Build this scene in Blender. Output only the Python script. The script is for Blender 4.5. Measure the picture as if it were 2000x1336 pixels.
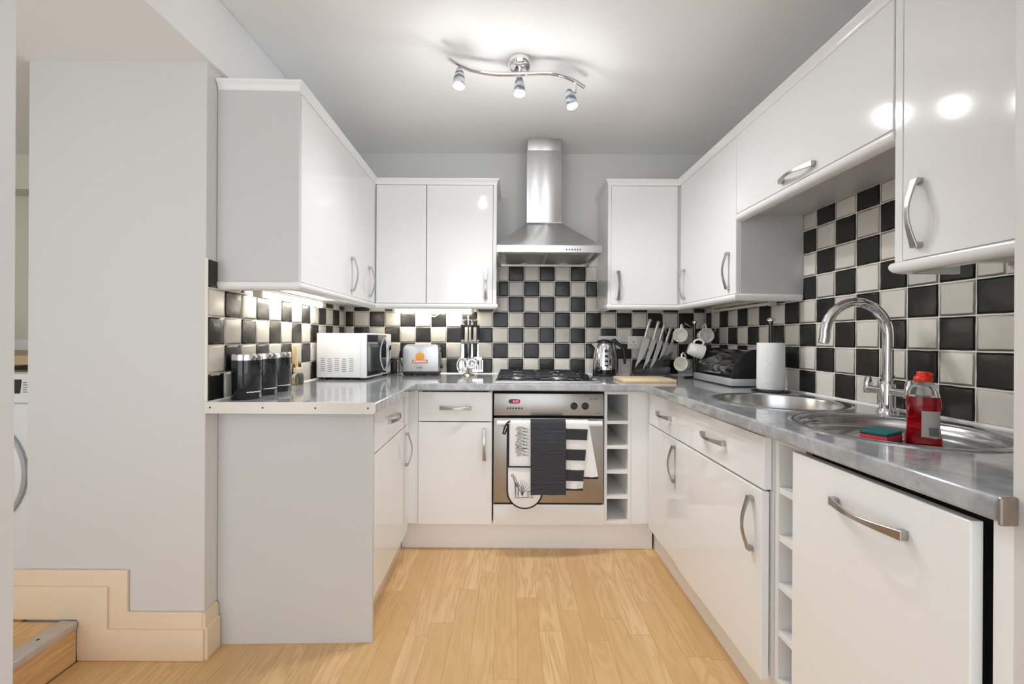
import bpy, bmesh, math, random
from mathutils import Vector, Matrix
R = math.radians
PI = math.pi
scene = bpy.context.scene
for o in list(bpy.data.objects):
    bpy.data.objects.remove(o)
rnd = random.Random(7)

# ------------------------------------------------------------------ camera, world, exposure
FPX, IMG_W, IMG_H = 827.0, 2000.0, 1336.0
cam = bpy.data.cameras.new('camera')
cam.sensor_width = 36.0
cam.lens = FPX / IMG_W * 36.0
cam.shift_y = -6.6 / IMG_W
cam.clip_start = 0.02
camo = bpy.data.objects.new('camera', cam)
scene.collection.objects.link(camo)
camo.matrix_world = (Matrix.Translation((0, 0, 1.1495)) @ Matrix.Rotation(0.0012, 4, 'Z')
                     @ Matrix.Rotation(PI / 2, 4, 'X') @ Matrix.Rotation(0.0053, 4, 'Z'))
scene.camera = camo

world = bpy.data.worlds.new('world')
scene.world = world
world.use_nodes = True
bg = world.node_tree.nodes['Background']
bg.inputs[0].default_value = (0.90, 0.95, 1.0, 1)
bg.inputs[1].default_value = 2.1

vs = scene.view_settings
vs.view_transform = 'Standard'
vs.look = 'None'
vs.gamma = 1.0
vs.exposure = 0.2
vs.use_curve_mapping = False
cy = scene.cycles
cy.use_denoising = True
cy.max_bounces = 10
cy.diffuse_bounces = 6
cy.glossy_bounces = 5
cy.transmission_bounces = 8
cy.caustics_reflective = False
cy.caustics_refractive = False
cy.sample_clamp_indirect = 6.0

# ------------------------------------------------------------------ place: three wall frames
# local x runs along the wall, local -y points out of the wall into the room
D = 2.8425          # back wall
CEIL = 2.39
WT = 0.913          # worktop height
def frame_matrix(ox, oy, rot):
    return Matrix.Translation((ox, oy, 0)) @ Matrix.Rotation(rot, 4, 'Z')
FW = Matrix.Identity(4)
FB = frame_matrix(0, D, 0)
FR = frame_matrix(1.3002, D, -PI / 2 + 0.0164)
FL = frame_matrix(-1.1326, D, PI / 2 + 0.0257)
def pt(F, x, b, z=0.0):
    return F @ Vector((x, -b, z))
def meet(F1, b1, F2, b2):
    "plan point where the line b=b1 of one wall meets b=b2 of another"
    p, d = pt(F1, 0, b1), (pt(F1, 1, b1) - pt(F1, 0, b1))
    q, e = pt(F2, 0, b2), (pt(F2, 1, b2) - pt(F2, 0, b2))
    den = d.x * e.y - d.y * e.x
    t = ((q.x - p.x) * e.y - (q.y - p.y) * e.x) / den
    return p + d * t

# ------------------------------------------------------------------ materials
MATS = {}
def nodes(m):
    return m.node_tree.nodes, m.node_tree.links
def mat(name, col, rough=0.5, metal=0.0, spec=0.5, coat=0.0, bump=None, var=0.0, emit=None, trans=0.0, ior=1.45,
        noise=None, aniso=0.0, sheen=0.0, sub=0.0):
    m = bpy.data.materials.new(name)
    m.use_nodes = True
    n, l = nodes(m)
    p = n['Principled BSDF']
    p.inputs['Base Color'].default_value = (*col, 1)
    p.inputs['Roughness'].default_value = rough
    p.inputs['Metallic'].default_value = metal
    p.inputs['Specular IOR Level'].default_value = spec
    p.inputs['Coat Weight'].default_value = coat
    p.inputs['Coat Roughness'].default_value = 0.05
    p.inputs['Transmission Weight'].default_value = trans
    p.inputs['IOR'].default_value = ior
    p.inputs['Sheen Weight'].default_value = sheen
    p.inputs['Anisotropic'].default_value = aniso
    if aniso:
        tg = n.new('ShaderNodeTangent'); tg.direction_type = 'RADIAL'; tg.axis = 'Z'
        l.new(tg.outputs[0], p.inputs['Tangent'])
        p.inputs['Anisotropic Rotation'].default_value = 0.25
    tc = n.new('ShaderNodeTexCoord')
    if emit:
        p.inputs['Emission Color'].default_value = (*emit[0], 1)
        p.inputs['Emission Strength'].default_value = emit[1]
    if noise:                                   # (scale xyz, amount, detail): soft tone variation
        mp = n.new('ShaderNodeMapping'); mp.inputs['Scale'].default_value = noise[0]
        l.new(tc.outputs['Object'], mp.inputs[0])
        t = n.new('ShaderNodeTexNoise'); t.inputs['Scale'].default_value = 1.0
        t.inputs['Detail'].default_value = noise[2]
        l.new(mp.outputs[0], t.inputs['Vector'])
        mix = n.new('ShaderNodeMix'); mix.data_type = 'RGBA'
        a = noise[1]
        mix.inputs[6].default_value = (*[c * (1 - a) for c in col], 1)
        mix.inputs[7].default_value = (*[min(1, c * (1 + a)) for c in col], 1)
        l.new(t.outputs[0], mix.inputs[0])
        l.new(mix.outputs[2], p.inputs['Base Color'])
    if bump:                                    # (scale, strength, distance)
        t = n.new('ShaderNodeTexNoise'); t.inputs['Scale'].default_value = bump[0]
        t.inputs['Detail'].default_value = 4
        l.new(tc.outputs['Object'], t.inputs['Vector'])
        b = n.new('ShaderNodeBump'); b.inputs['Strength'].default_value = bump[1]
        b.inputs['Distance'].default_value = bump[2]
        l.new(t.outputs[0], b.inputs['Height'])
        l.new(b.outputs[0], p.inputs['Normal'])
    MATS[name] = m
    return m

M_paint = mat('wall_paint', (0.70, 0.69, 0.675), 0.55, bump=(60, 0.06, 0.002))
M_ceil = mat('ceiling_paint', (0.935, 0.94, 0.94), 0.6, bump=(40, 0.05, 0.002))
M_bounce = mat('bounce_floor', (0.84, 0.83, 0.81), 0.95, bump=(300, 0.3, 0.003))  # unseen floor made pale to bounce more light onto the ceiling
M_olive = mat('utility_paint', (0.66, 0.645, 0.54), 0.6, bump=(60, 0.06, 0.002))
M_white = mat('white_gloss', (0.84, 0.84, 0.835), 0.10, coat=0.3, bump=(9, 0.012, 0.004))
M_carc = mat('white_carcass', (0.83, 0.83, 0.82), 0.3, bump=(30, 0.01, 0.002))
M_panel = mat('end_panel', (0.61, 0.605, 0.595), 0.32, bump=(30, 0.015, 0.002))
M_trimw = mat('white_moulding', (0.86, 0.855, 0.85), 0.16, bump=(20, 0.01, 0.002))
M_pine = mat('cream_skirting', (0.80, 0.64, 0.46), 0.35, bump=(25, 0.04, 0.002), noise=((3, 3, 9), 0.05, 3))
M_grout = mat('grout', (0.86, 0.83, 0.75), 0.7, bump=(150, 0.2, 0.001))
M_black = mat('black_plastic', (0.014, 0.014, 0.015), 0.35, bump=(80, 0.03, 0.001))
M_gblack = mat('black_gloss', (0.010, 0.010, 0.011), 0.06, coat=0.5, bump=(6, 0.01, 0.003))
M_bronze = mat('handle_nickel', (0.46, 0.44, 0.41), 0.27, 1.0, bump=(60, 0.02, 0.001))
M_chrome = mat('chrome', (0.82, 0.82, 0.83), 0.07, 1.0, bump=(20, 0.005, 0.001))
M_steel = mat('brushed_steel', (0.58, 0.575, 0.565), 0.30, 1.0, noise=((2, 2, 220), 0.12, 3), aniso=0.4)
M_hood = mat('hood_steel', (0.66, 0.66, 0.66), 0.33, 1.0, noise=((2, 2, 160), 0.08, 3), aniso=0.85)
M_ovens = mat('oven_steel', (0.42, 0.40, 0.38), 0.33, 1.0, noise=((160, 2, 2), 0.08, 3), aniso=0.3)
M_sink = mat('sink_steel', (0.60, 0.60, 0.60), 0.22, 1.0, noise=((40, 40, 40), 0.08, 3))
M_filter = mat('hood_filter', (0.42, 0.42, 0.40), 0.45, 1.0, noise=((300, 300, 3), 0.3, 1))
M_knife = mat('knife_steel', (0.74, 0.73, 0.71), 0.42, 1.0, noise=((3, 3, 60), 0.08, 2))
M_board = mat('pale_beech', (0.82, 0.62, 0.39), 0.45, noise=((60, 8, 8), 0.12, 4))
M_cer = mat('white_ceramic', (0.80, 0.79, 0.74), 0.12, coat=0.3, bump=(12, 0.01, 0.002))
M_plast = mat('white_plastic', (0.80, 0.80, 0.79), 0.35, bump=(60, 0.02, 0.001))
M_oldpl = mat('aged_plastic', (0.70, 0.66, 0.54), 0.4, bump=(60, 0.02, 0.001))
M_mw = mat('microwave_white', (0.78, 0.80, 0.84), 0.25, coat=0.1, bump=(30, 0.01, 0.001))
M_mirror = mat('dark_mirror_glass', (0.16, 0.18, 0.20), 0.03, 0.85, bump=(4, 0.004, 0.002))
M_dark = mat('dark_gap', (0.012, 0.012, 0.012), 0.8, bump=(30, 0.02, 0.001))
M_red = mat('red_cap', (0.80, 0.035, 0.015), 0.3, bump=(40, 0.02, 0.001))
M_liq = mat('red_liquid', (0.62, 0.004, 0.012), 0.06, coat=0.5, trans=0.75, ior=1.34, bump=(14, 0.05, 0.004))
M_clear = mat('clear_plastic', (0.93, 0.95, 0.94), 0.06, trans=0.92, ior=1.4, bump=(14, 0.02, 0.004))
M_acryl = mat('acrylic', (0.55, 0.57, 0.58), 0.04, trans=0.94, ior=1.45, bump=(14, 0.004, 0.002))
M_glassb = mat('bottle_glass', (0.96, 0.95, 0.90), 0.04, trans=0.95, ior=1.45, bump=(14, 0.01, 0.002))
M_labelg = mat('grey_label', (0.62, 0.58, 0.55), 0.45, bump=(50, 0.02, 0.001))
M_labeld = mat('dark_label', (0.22, 0.23, 0.22), 0.45, bump=(50, 0.02, 0.001))
M_teal = mat('teal_scourer', (0.015, 0.17, 0.17), 0.95, bump=(400, 0.9, 0.003), noise=((200, 200, 200), 0.3, 3))
M_pink = mat('pink_sponge', (0.80, 0.07, 0.12), 0.9, bump=(300, 0.7, 0.003), noise=((120, 120, 120), 0.15, 3))
M_paper = mat('kitchen_paper', (0.87, 0.87, 0.85), 0.9, bump=(70, 0.5, 0.004))
M_cotton = mat('white_cotton', (0.83, 0.82, 0.80), 0.9, bump=(220, 0.25, 0.001), sheen=0.2)
M_char = mat('charcoal_cotton', (0.035, 0.036, 0.042), 0.9, bump=(220, 0.3, 0.001), sheen=0.1)
M_pipe = mat('black_piping', (0.015, 0.015, 0.018), 0.8, bump=(220, 0.2, 0.001))
M_ink = mat('grey_ink', (0.10, 0.10, 0.11), 0.9, noise=((90, 90, 90), 0.5, 2))
M_cane = mat('cane', (0.80, 0.53, 0.16), 0.6, noise=((200, 200, 20), 0.15, 2))
M_collar = mat('diffuser_collar', (0.82, 0.66, 0.48), 0.4, bump=(50, 0.02, 0.001))
M_oil = mat('diffuser_oil', (0.90, 0.72, 0.30), 0.05, trans=0.8, ior=1.4, bump=(14, 0.01, 0.002))
M_orange = mat('sticker_orange', (0.85, 0.36, 0.05), 0.4, bump=(50, 0.02, 0.001))
M_sred = mat('sticker_red', (0.74, 0.17, 0.10), 0.4, bump=(50, 0.02, 0.001))
M_print = mat('white_print', (0.85, 0.85, 0.85), 0.5, bump=(50, 0.01, 0.001))
M_dprint = mat('dark_print', (0.10, 0.10, 0.10), 0.5, bump=(50, 0.01, 0.001))
M_led = mat('red_led', (0.6, 0.02, 0.03), 0.4, emit=((1.0, 0.06, 0.09), 5.0), bump=(50, 0.01, 0.001))
M_disp = mat('display_glass', (0.03, 0.002, 0.003), 0.1, bump=(50, 0.01, 0.001))
M_bulb = mat('spot_bulb', (1, 1, 1), 0.4, emit=((1.0, 0.97, 0.92), 30.0), bump=(50, 0.01, 0.001))
M_tube = mat('lit_tube', (1, 1, 1), 0.4, emit=((1.0, 0.92, 0.77), 46.0), bump=(50, 0.01, 0.001))
M_tubeoff = mat('unlit_tube', (0.86, 0.85, 0.80), 0.3, bump=(50, 0.01, 0.001))
M_alu = mat('step_edging', (0.60, 0.57, 0.54), 0.45, 0.7, bump=(70, 0.1, 0.001), noise=((30, 30, 30), 0.12, 3))
M_strip = mat('worktop_end_strip', (0.72, 0.66, 0.60), 0.35, 0.35, bump=(70, 0.02, 0.001))
M_brz = mat('worktop_end_cap', (0.30, 0.24, 0.20), 0.35, 0.6, noise=((50, 50, 20), 0.4, 3))
M_alub = mat('satin_base', (0.66, 0.66, 0.67), 0.4, 0.55, bump=(60, 0.02, 0.001))
M_iron = mat('cast_iron', (0.022, 0.024, 0.026), 0.38, bump=(150, 0.1, 0.001))
M_enamel = mat('black_enamel', (0.016, 0.018, 0.020), 0.12, coat=0.3, bump=(10, 0.01, 0.002))
M_burn = mat('burner_alloy', (0.70, 0.69, 0.66), 0.35, 1.0, bump=(90, 0.1, 0.001))
M_oak2 = mat('wood_edge', (0.46, 0.33, 0.19), 0.5, noise=((3, 40, 40), 0.2, 4))
M_wmdoor = mat('machine_door_ring', (0.42, 0.42, 0.43), 0.3, bump=(40, 0.01, 0.001))

def tile_mat(name, ca, cb, rough, scale, bs):
    m = bpy.data.materials.new(name); m.use_nodes = True
    n, l = nodes(m); p = n['Principled BSDF']
    tc = n.new('ShaderNodeTexCoord'); oi = n.new('ShaderNodeObjectInfo')
    add = n.new('ShaderNodeVectorMath'); add.operation = 'MULTIPLY_ADD'
    add.inputs[1].default_value = (1, 1, 1)
    vm = n.new('ShaderNodeVectorMath'); vm.operation = 'SCALE'; vm.inputs['Scale'].default_value = 37.0
    cmb = n.new('ShaderNodeCombineXYZ')
    for k in range(3): l.new(oi.outputs['Random'], cmb.inputs[k])
    l.new(cmb.outputs[0], vm.inputs[0])
    l.new(tc.outputs['Object'], add.inputs[0]); l.new(vm.outputs[0], add.inputs[2])
    t = n.new('ShaderNodeTexNoise'); t.inputs['Scale'].default_value = scale
    t.inputs['Detail'].default_value = 5; t.inputs['Roughness'].default_value = 0.6
    t.inputs['Distortion'].default_value = 0.8
    l.new(add.outputs[0], t.inputs['Vector'])
    mix = n.new('ShaderNodeMix'); mix.data_type = 'RGBA'
    mix.inputs[6].default_value = (*ca, 1); mix.inputs[7].default_value = (*cb, 1)
    l.new(t.outputs[0], mix.inputs[0])
    mul = n.new('ShaderNodeHueSaturation')
    mr = n.new('ShaderNodeMapRange'); mr.inputs[3].default_value = 0.86; mr.inputs[4].default_value = 1.12
    l.new(oi.outputs['Random'], mr.inputs[0]); l.new(mr.outputs[0], mul.inputs['Value'])
    l.new(mix.outputs[2], mul.inputs['Color']); l.new(mul.outputs[0], p.inputs['Base Color'])
    p.inputs['Roughness'].default_value = rough
    t2 = n.new('ShaderNodeTexNoise'); t2.inputs['Scale'].default_value = scale * 1.3
    t2.inputs['Detail'].default_value = 6; l.new(add.outputs[0], t2.inputs['Vector'])
    b = n.new('ShaderNodeBump'); b.inputs['Strength'].default_value = bs; b.inputs['Distance'].default_value = 0.004
    l.new(t2.outputs[0], b.inputs['Height']); l.new(b.outputs[0], p.inputs['Normal'])
    return m
M_tblack = tile_mat('slate_black_tile', (0.006, 0.006, 0.006), (0.024, 0.024, 0.023), 0.28, 3.2, 0.35)
M_tcream = tile_mat('cream_tile', (0.70, 0.655, 0.585), (0.80, 0.76, 0.69), 0.24, 2.2, 0.16)

def wood_mat(name, c1, c2, c3, rough=0.32):
    "oak strip: grain along local y, tone per plank"
    m = bpy.data.materials.new(name); m.use_nodes = True
    n, l = nodes(m); p = n['Principled BSDF']
    tc = n.new('ShaderNodeTexCoord'); oi = n.new('ShaderNodeObjectInfo')
    cmb = n.new('ShaderNodeCombineXYZ')
    sc = n.new('ShaderNodeMath'); sc.operation = 'MULTIPLY'; sc.inputs[1].default_value = 41.0
    l.new(oi.outputs['Random'], sc.inputs[0])
    for k in range(3): l.new(sc.outputs[0], cmb.inputs[k])
    add = n.new('ShaderNodeVectorMath'); add.operation = 'ADD'
    l.new(tc.outputs['Object'], add.inputs[0]); l.new(cmb.outputs[0], add.inputs[1])
    mp = n.new('ShaderNodeMapping'); mp.inputs['Scale'].default_value = (9.0, 1.1, 9.0)
    l.new(add.outputs[0], mp.inputs[0])
    wv = n.new('ShaderNodeTexNoise'); wv.inputs['Scale'].default_value = 1.6
    wv.inputs['Detail'].default_value = 2; wv.inputs['Distortion'].default_value = 0.6
    l.new(mp.outputs[0], wv.inputs['Vector'])
    frac = n.new('ShaderNodeMath'); frac.operation = 'MULTIPLY'; frac.inputs[1].default_value = 42.0
    l.new(wv.outputs[0], frac.inputs[0])
    sn = n.new('ShaderNodeMath'); sn.operation = 'SINE'; l.new(frac.outputs[0], sn.inputs[0])
    mp2 = n.new('ShaderNodeMapping'); mp2.inputs['Scale'].default_value = (190, 7, 190)
    l.new(add.outputs[0], mp2.inputs[0])
    fn = n.new('ShaderNodeTexNoise'); fn.inputs['Scale'].default_value = 1.0; fn.inputs['Detail'].default_value = 3
    l.new(mp2.outputs[0], fn.inputs['Vector'])
    ramp = n.new('ShaderNodeMapRange'); ramp.inputs[1].default_value = -1; ramp.inputs[2].default_value = 1
    l.new(sn.outputs[0], ramp.inputs[0])
    mixg = n.new('ShaderNodeMath'); mixg.operation = 'MULTIPLY_ADD'; mixg.inputs[1].default_value = 0.45
    half = n.new('ShaderNodeMath'); half.operation = 'MULTIPLY'; half.inputs[1].default_value = 0.55
    l.new(fn.outputs[0], half.inputs[0])
    l.new(ramp.outputs[0], mixg.inputs[0]); l.new(half.outputs[0], mixg.inputs[2])
    mix = n.new('ShaderNodeMix'); mix.data_type = 'RGBA'
    mix.inputs[6].default_value = (*c1, 1); mix.inputs[7].default_value = (*c2, 1)
    l.new(mixg.outputs[0], mix.inputs[0])
    tone = n.new('ShaderNodeMix'); tone.data_type = 'RGBA'
    wn = n.new('ShaderNodeTexWhiteNoise'); wn.noise_dimensions = '1D'
    l.new(sc.outputs[0], wn.inputs['W'])
    t2 = n.new('ShaderNodeMath'); t2.operation = 'MULTIPLY'; t2.inputs[1].default_value = 0.80
    l.new(wn.outputs[0], t2.inputs[0]); l.new(t2.outputs[0], tone.inputs[0])
    l.new(mix.outputs[2], tone.inputs[6]); tone.inputs[7].default_value = (*c3, 1)
    l.new(tone.outputs[2], p.inputs['Base Color'])
    p.inputs['Roughness'].default_value = rough
    b = n.new('ShaderNodeBump'); b.inputs['Strength'].default_value = 0.05; b.inputs['Distance'].default_value = 0.001
    l.new(fn.outputs[0], b.inputs['Height']); l.new(b.outputs[0], p.inputs['Normal'])
    return m
M_oak = wood_mat('oak_strip', (0.88, 0.60, 0.32), (0.56, 0.335, 0.14), (0.62, 0.375, 0.16))
M_floorbase = mat('floor_joint', (0.42, 0.27, 0.14), 0.6, noise=((8, 2, 8), 0.2, 3))

def stone_mat():
    m = bpy.data.materials.new('grey_marble_laminate'); m.use_nodes = True
    n, l = nodes(m); p = n['Principled BSDF']
    tc = n.new('ShaderNodeTexCoord')
    t = n.new('ShaderNodeTexNoise'); t.inputs['Scale'].default_value = 11; t.inputs['Detail'].default_value = 7
    t.inputs['Roughness'].default_value = 0.62; t.inputs['Distortion'].default_value = 1.2
    l.new(tc.outputs['Object'], t.inputs['Vector'])
    r = n.new('ShaderNodeValToRGB')
    r.color_ramp.elements[0].position = 0.30; r.color_ramp.elements[0].color = (0.23, 0.24, 0.255, 1)
    r.color_ramp.elements[1].position = 0.70; r.color_ramp.elements[1].color = (0.48, 0.49, 0.505, 1)
    l.new(t.outputs[0], r.inputs[0]); l.new(r.outputs[0], p.inputs['Base Color'])
    p.inputs['Roughness'].default_value = 0.10
    p.inputs['Coat Weight'].default_value = 0.45
    p.inputs['Coat Roughness'].default_value = 0.06
    p.inputs['Coat IOR'].default_value = 1.6
    p.inputs['Specular IOR Level'].default_value = 0.5
    return m
M_stone = stone_mat()

def band_mat(name, c1, c2, scale, axis, rough=0.9, sharp=True):
    "printed / woven bands along one local axis"
    m = bpy.data.materials.new(name); m.use_nodes = True
    n, l = nodes(m); p = n['Principled BSDF']
    tc = n.new('ShaderNodeTexCoord'); sep = n.new('ShaderNodeSeparateXYZ')
    l.new(tc.outputs['Object'], sep.inputs[0])
    k = n.new('ShaderNodeMath'); k.operation = 'MULTIPLY'; k.inputs[1].default_value = scale
    l.new(sep.outputs[axis], k.inputs[0])
    s = n.new('ShaderNodeMath'); s.operation = 'SINE'; l.new(k.outputs[0], s.inputs[0])
    mr = n.new('ShaderNodeMapRange'); mr.inputs[1].default_value = -0.1 if sharp else -1
    mr.inputs[2].default_value = 0.1 if sharp else 1
    l.new(s.outputs[0], mr.inputs[0])
    mix = n.new('ShaderNodeMix'); mix.data_type = 'RGBA'
    mix.inputs[6].default_value = (*c1, 1); mix.inputs[7].default_value = (*c2, 1)
    l.new(mr.outputs[0], mix.inputs[0]); l.new(mix.outputs[2], p.inputs['Base Color'])
    p.inputs['Roughness'].default_value = rough
    b = n.new('ShaderNodeBump'); b.inputs['Strength'].default_value = 0.5; b.inputs['Distance'].default_value = 0.002
    if not sharp:
        l.new(mr.outputs[0], b.inputs['Height']); l.new(b.outputs[0], p.inputs['Normal'])
    return m
M_waffle = band_mat('charcoal_waffle', (0.016, 0.016, 0.021), (0.066, 0.068, 0.080), 900.0, 2, sharp=False)

def shade_mat():
    "grey swirled glass of the spot heads"
    m = bpy.data.materials.new('swirled_glass'); m.use_nodes = True
    n, l = nodes(m); p = n['Principled BSDF']
    tc = n.new('ShaderNodeTexCoord')
    w = n.new('ShaderNodeTexWave'); w.bands_direction = 'Z'
    w.inputs['Scale'].default_value = 9; w.inputs['Distortion'].default_value = 7
    w.inputs['Detail'].default_value = 2; w.inputs['Detail Scale'].default_value = 1.5
    l.new(tc.outputs['Object'], w.inputs['Vector'])
    r = n.new('ShaderNodeValToRGB')
    r.color_ramp.elements[0].color = (0.13, 0.15, 0.18, 1); r.color_ramp.elements[1].color = (0.72, 0.73, 0.76, 1)
    l.new(w.outputs['Color'], r.inputs[0]); l.new(r.outputs[0], p.inputs['Base Color'])
    p.inputs['Roughness'].default_value = 0.18
    p.inputs['Transmission Weight'].default_value = 0.25
    return m
M_shade = shade_mat()

# ------------------------------------------------------------------ mesh helpers
class MB:
    def __init__(s, M=FW):
        s.v, s.f, s.M = [], [], M.copy()
    def add(s, vs_, fs):
        o = len(s.v)
        s.v += [s.M @ Vector(v) for v in vs_]
        s.f += [[o + i for i in f] for f in fs]
        return s
    def box(s, x0, x1, y0, y1, z0, z1):
        return s.add([(x0, y0, z0), (x1, y0, z0), (x1, y1, z0), (x0, y1, z0), (x0, y0, z1), (x1, y0, z1), (x1, y1, z1), (x0, y1, z1)],
                     [(0, 3, 2, 1), (4, 5, 6, 7), (0, 1, 5, 4), (1, 2, 6, 5), (2, 3, 7, 6), (3, 0, 4, 7)])
    def bb(s, x0, x1, b0, b1, z0, z1):
        "box by distance b out of the wall"
        return s.box(x0, x1, -b1, -b0, z0, z1)
    def prism(s, poly, a0, a1, axis='z'):
        def p3(p, a):
            return {'z': (p[0], p[1], a), 'x': (a, p[0], p[1]), 'y': (p[0], a, p[1])}[axis]
        n = len(poly)
        return s.add([p3(p, a0) for p in poly] + [p3(p, a1) for p in poly],
                     [list(range(n))[::-1], list(range(n, 2 * n))] + [(i, (i + 1) % n, n + (i + 1) % n, n + i) for i in range(n)])
    def lathe(s, prof, c=(0, 0, 0), seg=24, axis='z', closed=False, caps=True):
        vs_, fs = [], []
        for r, h in prof:
            for k in range(seg):
                a = 2 * PI * k / seg
                x, y = r * math.cos(a), r * math.sin(a)
                q = {'z': (x, y, h), 'x': (h, x, y), 'y': (x, h, y)}[axis]
                vs_.append((c[0] + q[0], c[1] + q[1], c[2] + q[2]))
        m = len(prof)
        for i in range(m - 1 + (1 if closed else 0)):
            for k in range(seg):
                a, b = i * seg + k, i * seg + (k + 1) % seg
                j = (i + 1) % m
                fs.append((a, b, j * seg + (k + 1) % seg, j * seg + k))
        if not closed and caps:
            if prof[0][0] > 1e-5: fs.append(list(range(seg))[::-1])
            if prof[-1][0] > 1e-5: fs.append([(m - 1) * seg + k for k in range(seg)])
        return s.add(vs_, fs)
    def tube(s, path, r, seg=10, cap=True, flat=None):
        path = [Vector(p) for p in path]
        n = len(path)
        rs = r if isinstance(r, (list, tuple)) else [r] * n
        vs_, fs = [], []
        up = Vector((0, 0, 1))
        prev = None
        for i, p in enumerate(path):
            t = (path[min(i + 1, n - 1)] - path[max(i - 1, 0)]).normalized()
            if prev is None:
                a = t.cross(up)
                if a.length < 1e-3: a = t.cross(Vector((1, 0, 0)))
                a.normalize()
            else:
                a = prev - t * prev.dot(t)
                a.normalize()
            prev = a
            b = t.cross(a).normalized()
            for k in range(seg):
                an = 2 * PI * k / seg
                vs_.append(p + (a * math.cos(an) + b * math.sin(an) * (flat or 1.0)) * rs[i])
        for i in range(n - 1):
            for k in range(seg):
                fs.append((i * seg + k, i * seg + (k + 1) % seg, (i + 1) * seg + (k + 1) % seg, (i + 1) * seg + k))
        if cap:
            fs.append(list(range(seg))[::-1]); fs.append([(n - 1) * seg + k for k in range(seg)])
        return s.add(vs_, fs)
    def strap(s, path, ws, side, th):
        "flat strip along a path: width along `side`, thickness th"
        side = Vector(side).normalized()
        path = [Vector(p) for p in path]
        n = len(path); vs_, fs = [], []
        for i, p in enumerate(path):
            t = (path[min(i + 1, n - 1)] - path[max(i - 1, 0)]).normalized()
            nn = t.cross(side).normalized()
            w = ws[i] / 2
            vs_ += [p + side * w + nn * th / 2, p - side * w + nn * th / 2, p - side * w - nn * th / 2, p + side * w - nn * th / 2]
        for i in range(n - 1):
            for k in range(4):
                fs.append((i * 4 + k, i * 4 + (k + 1) % 4, (i + 1) * 4 + (k + 1) % 4, (i + 1) * 4 + k))
        fs += [(3, 2, 1, 0), tuple((n - 1) * 4 + k for k in range(4))]
        return s.add(vs_, fs)
    def sweep(s, path, prof):
        "profile [(out, z)] swept along a plan path with mitres; out lies to the right of the path"
        path = [Vector((p[0], p[1], 0)) for p in path]
        n, m = len(path), len(prof); vs_, fs = [], []
        nrm = []
        for i in range(n - 1):
            d = (path[i + 1] - path[i]).normalized(); nrm.append(Vector((d.y, -d.x, 0)))
        for i in range(n):
            if i == 0: o = nrm[0]
            elif i == n - 1: o = nrm[-1]
            else:
                o = (nrm[i - 1] + nrm[i]); o = o / (1 + nrm[i - 1].dot(nrm[i]))
            for out, z in prof:
                vs_.append(path[i] + o * out + Vector((0, 0, z)))
        for i in range(n - 1):
            for k in range(m):
                fs.append((i * m + k, i * m + (k + 1) % m, (i + 1) * m + (k + 1) % m, (i + 1) * m + k))
        fs += [list(range(m))[::-1], [(n - 1) * m + k for k in range(m)]]
        return s.add(vs_, fs)
    def warp(s, fn):
        s.v = [fn(v) for v in s.v]
        return s
    def mesh(s, name, inv, bevel=0.0, bseg=1, smooth=True, angle=35):
        bm = bmesh.new()
        vv = [bm.verts.new(inv @ v) for v in s.v]
        for f in s.f:
            try: bm.faces.new([vv[i] for i in f])
            except ValueError: pass
        bmesh.ops.remove_doubles(bm, verts=bm.verts, dist=1e-6)
        bmesh.ops.recalc_face_normals(bm, faces=bm.faces)
        if bevel:
            es = [e for e in bm.edges if len(e.link_faces) == 2 and e.calc_face_angle(0) > R(30)]
            bmesh.ops.bevel(bm, geom=es, offset=bevel, segments=bseg, affect='EDGES', clamp_overlap=True, profile=0.5)
        me = bpy.data.meshes.new(name)
        bm.to_mesh(me); bm.free()
        if smooth:
            me.shade_smooth()
            me.set_sharp_from_angle(angle=R(min(angle, 28) if bevel and bseg <= 2 else angle))
        return me

COL = scene.collection
def link(o):
    COL.objects.link(o); return o
def tag(o, label, cat, group=None):
    o['label'] = label; o['category'] = cat
    if group: o['group'] = group
    return o
def thing(name, base, label, cat, group=None, F=FW):
    "an Empty at the base of a thing; base = (x, b, z) in wall frame F, or world xyz for FW"
    o = link(bpy.data.objects.new(name, None))
    o.empty_display_size = 0.05
    p = (F @ Vector((base[0], -base[1], base[2]))) if F is not FW else Vector(base)
    o.matrix_world = Matrix.Translation(p) @ F.to_3x3().to_4x4()
    ROOT[o.name] = o.matrix_world.copy()
    return tag(o, label, cat, group)
ROOT = {}
def part(mb, name, m, parent, bevel=0.0, bseg=1, smooth=True, angle=35, label=None):
    W = ROOT[parent.name]
    me = mb.mesh(name, W.inverted(), bevel, bseg, smooth, angle)
    me.materials.append(m)
    o = link(bpy.data.objects.new(name, me))
    o.parent = parent
    ROOT[o.name] = W
    if label: o['label'] = label
    return o
def single(mb, name, m, base, label, cat, group=None, F=FW, **kw):
    "a thing that is one mesh"
    p = (F @ Vector((base[0], -base[1], base[2]))) if F is not FW else Vector(base)
    W = Matrix.Translation(p) @ F.to_3x3().to_4x4()
    me = mb.mesh(name, W.inverted(), **kw)
    me.materials.append(m)
    o = link(bpy.data.objects.new(name, me)); o.matrix_world = W
    ROOT[o.name] = W
    return tag(o, label, cat, group)
def struct(mb, name, m, F=FW, label=None, **kw):
    me = mb.mesh(name, F.inverted(), **kw)
    me.materials.append(m)
    o = link(bpy.data.objects.new(name, me)); o.matrix_world = F
    ROOT[o.name] = F.copy()
    o['kind'] = 'structure'
    if label: o['label'] = label
    return o
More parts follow.
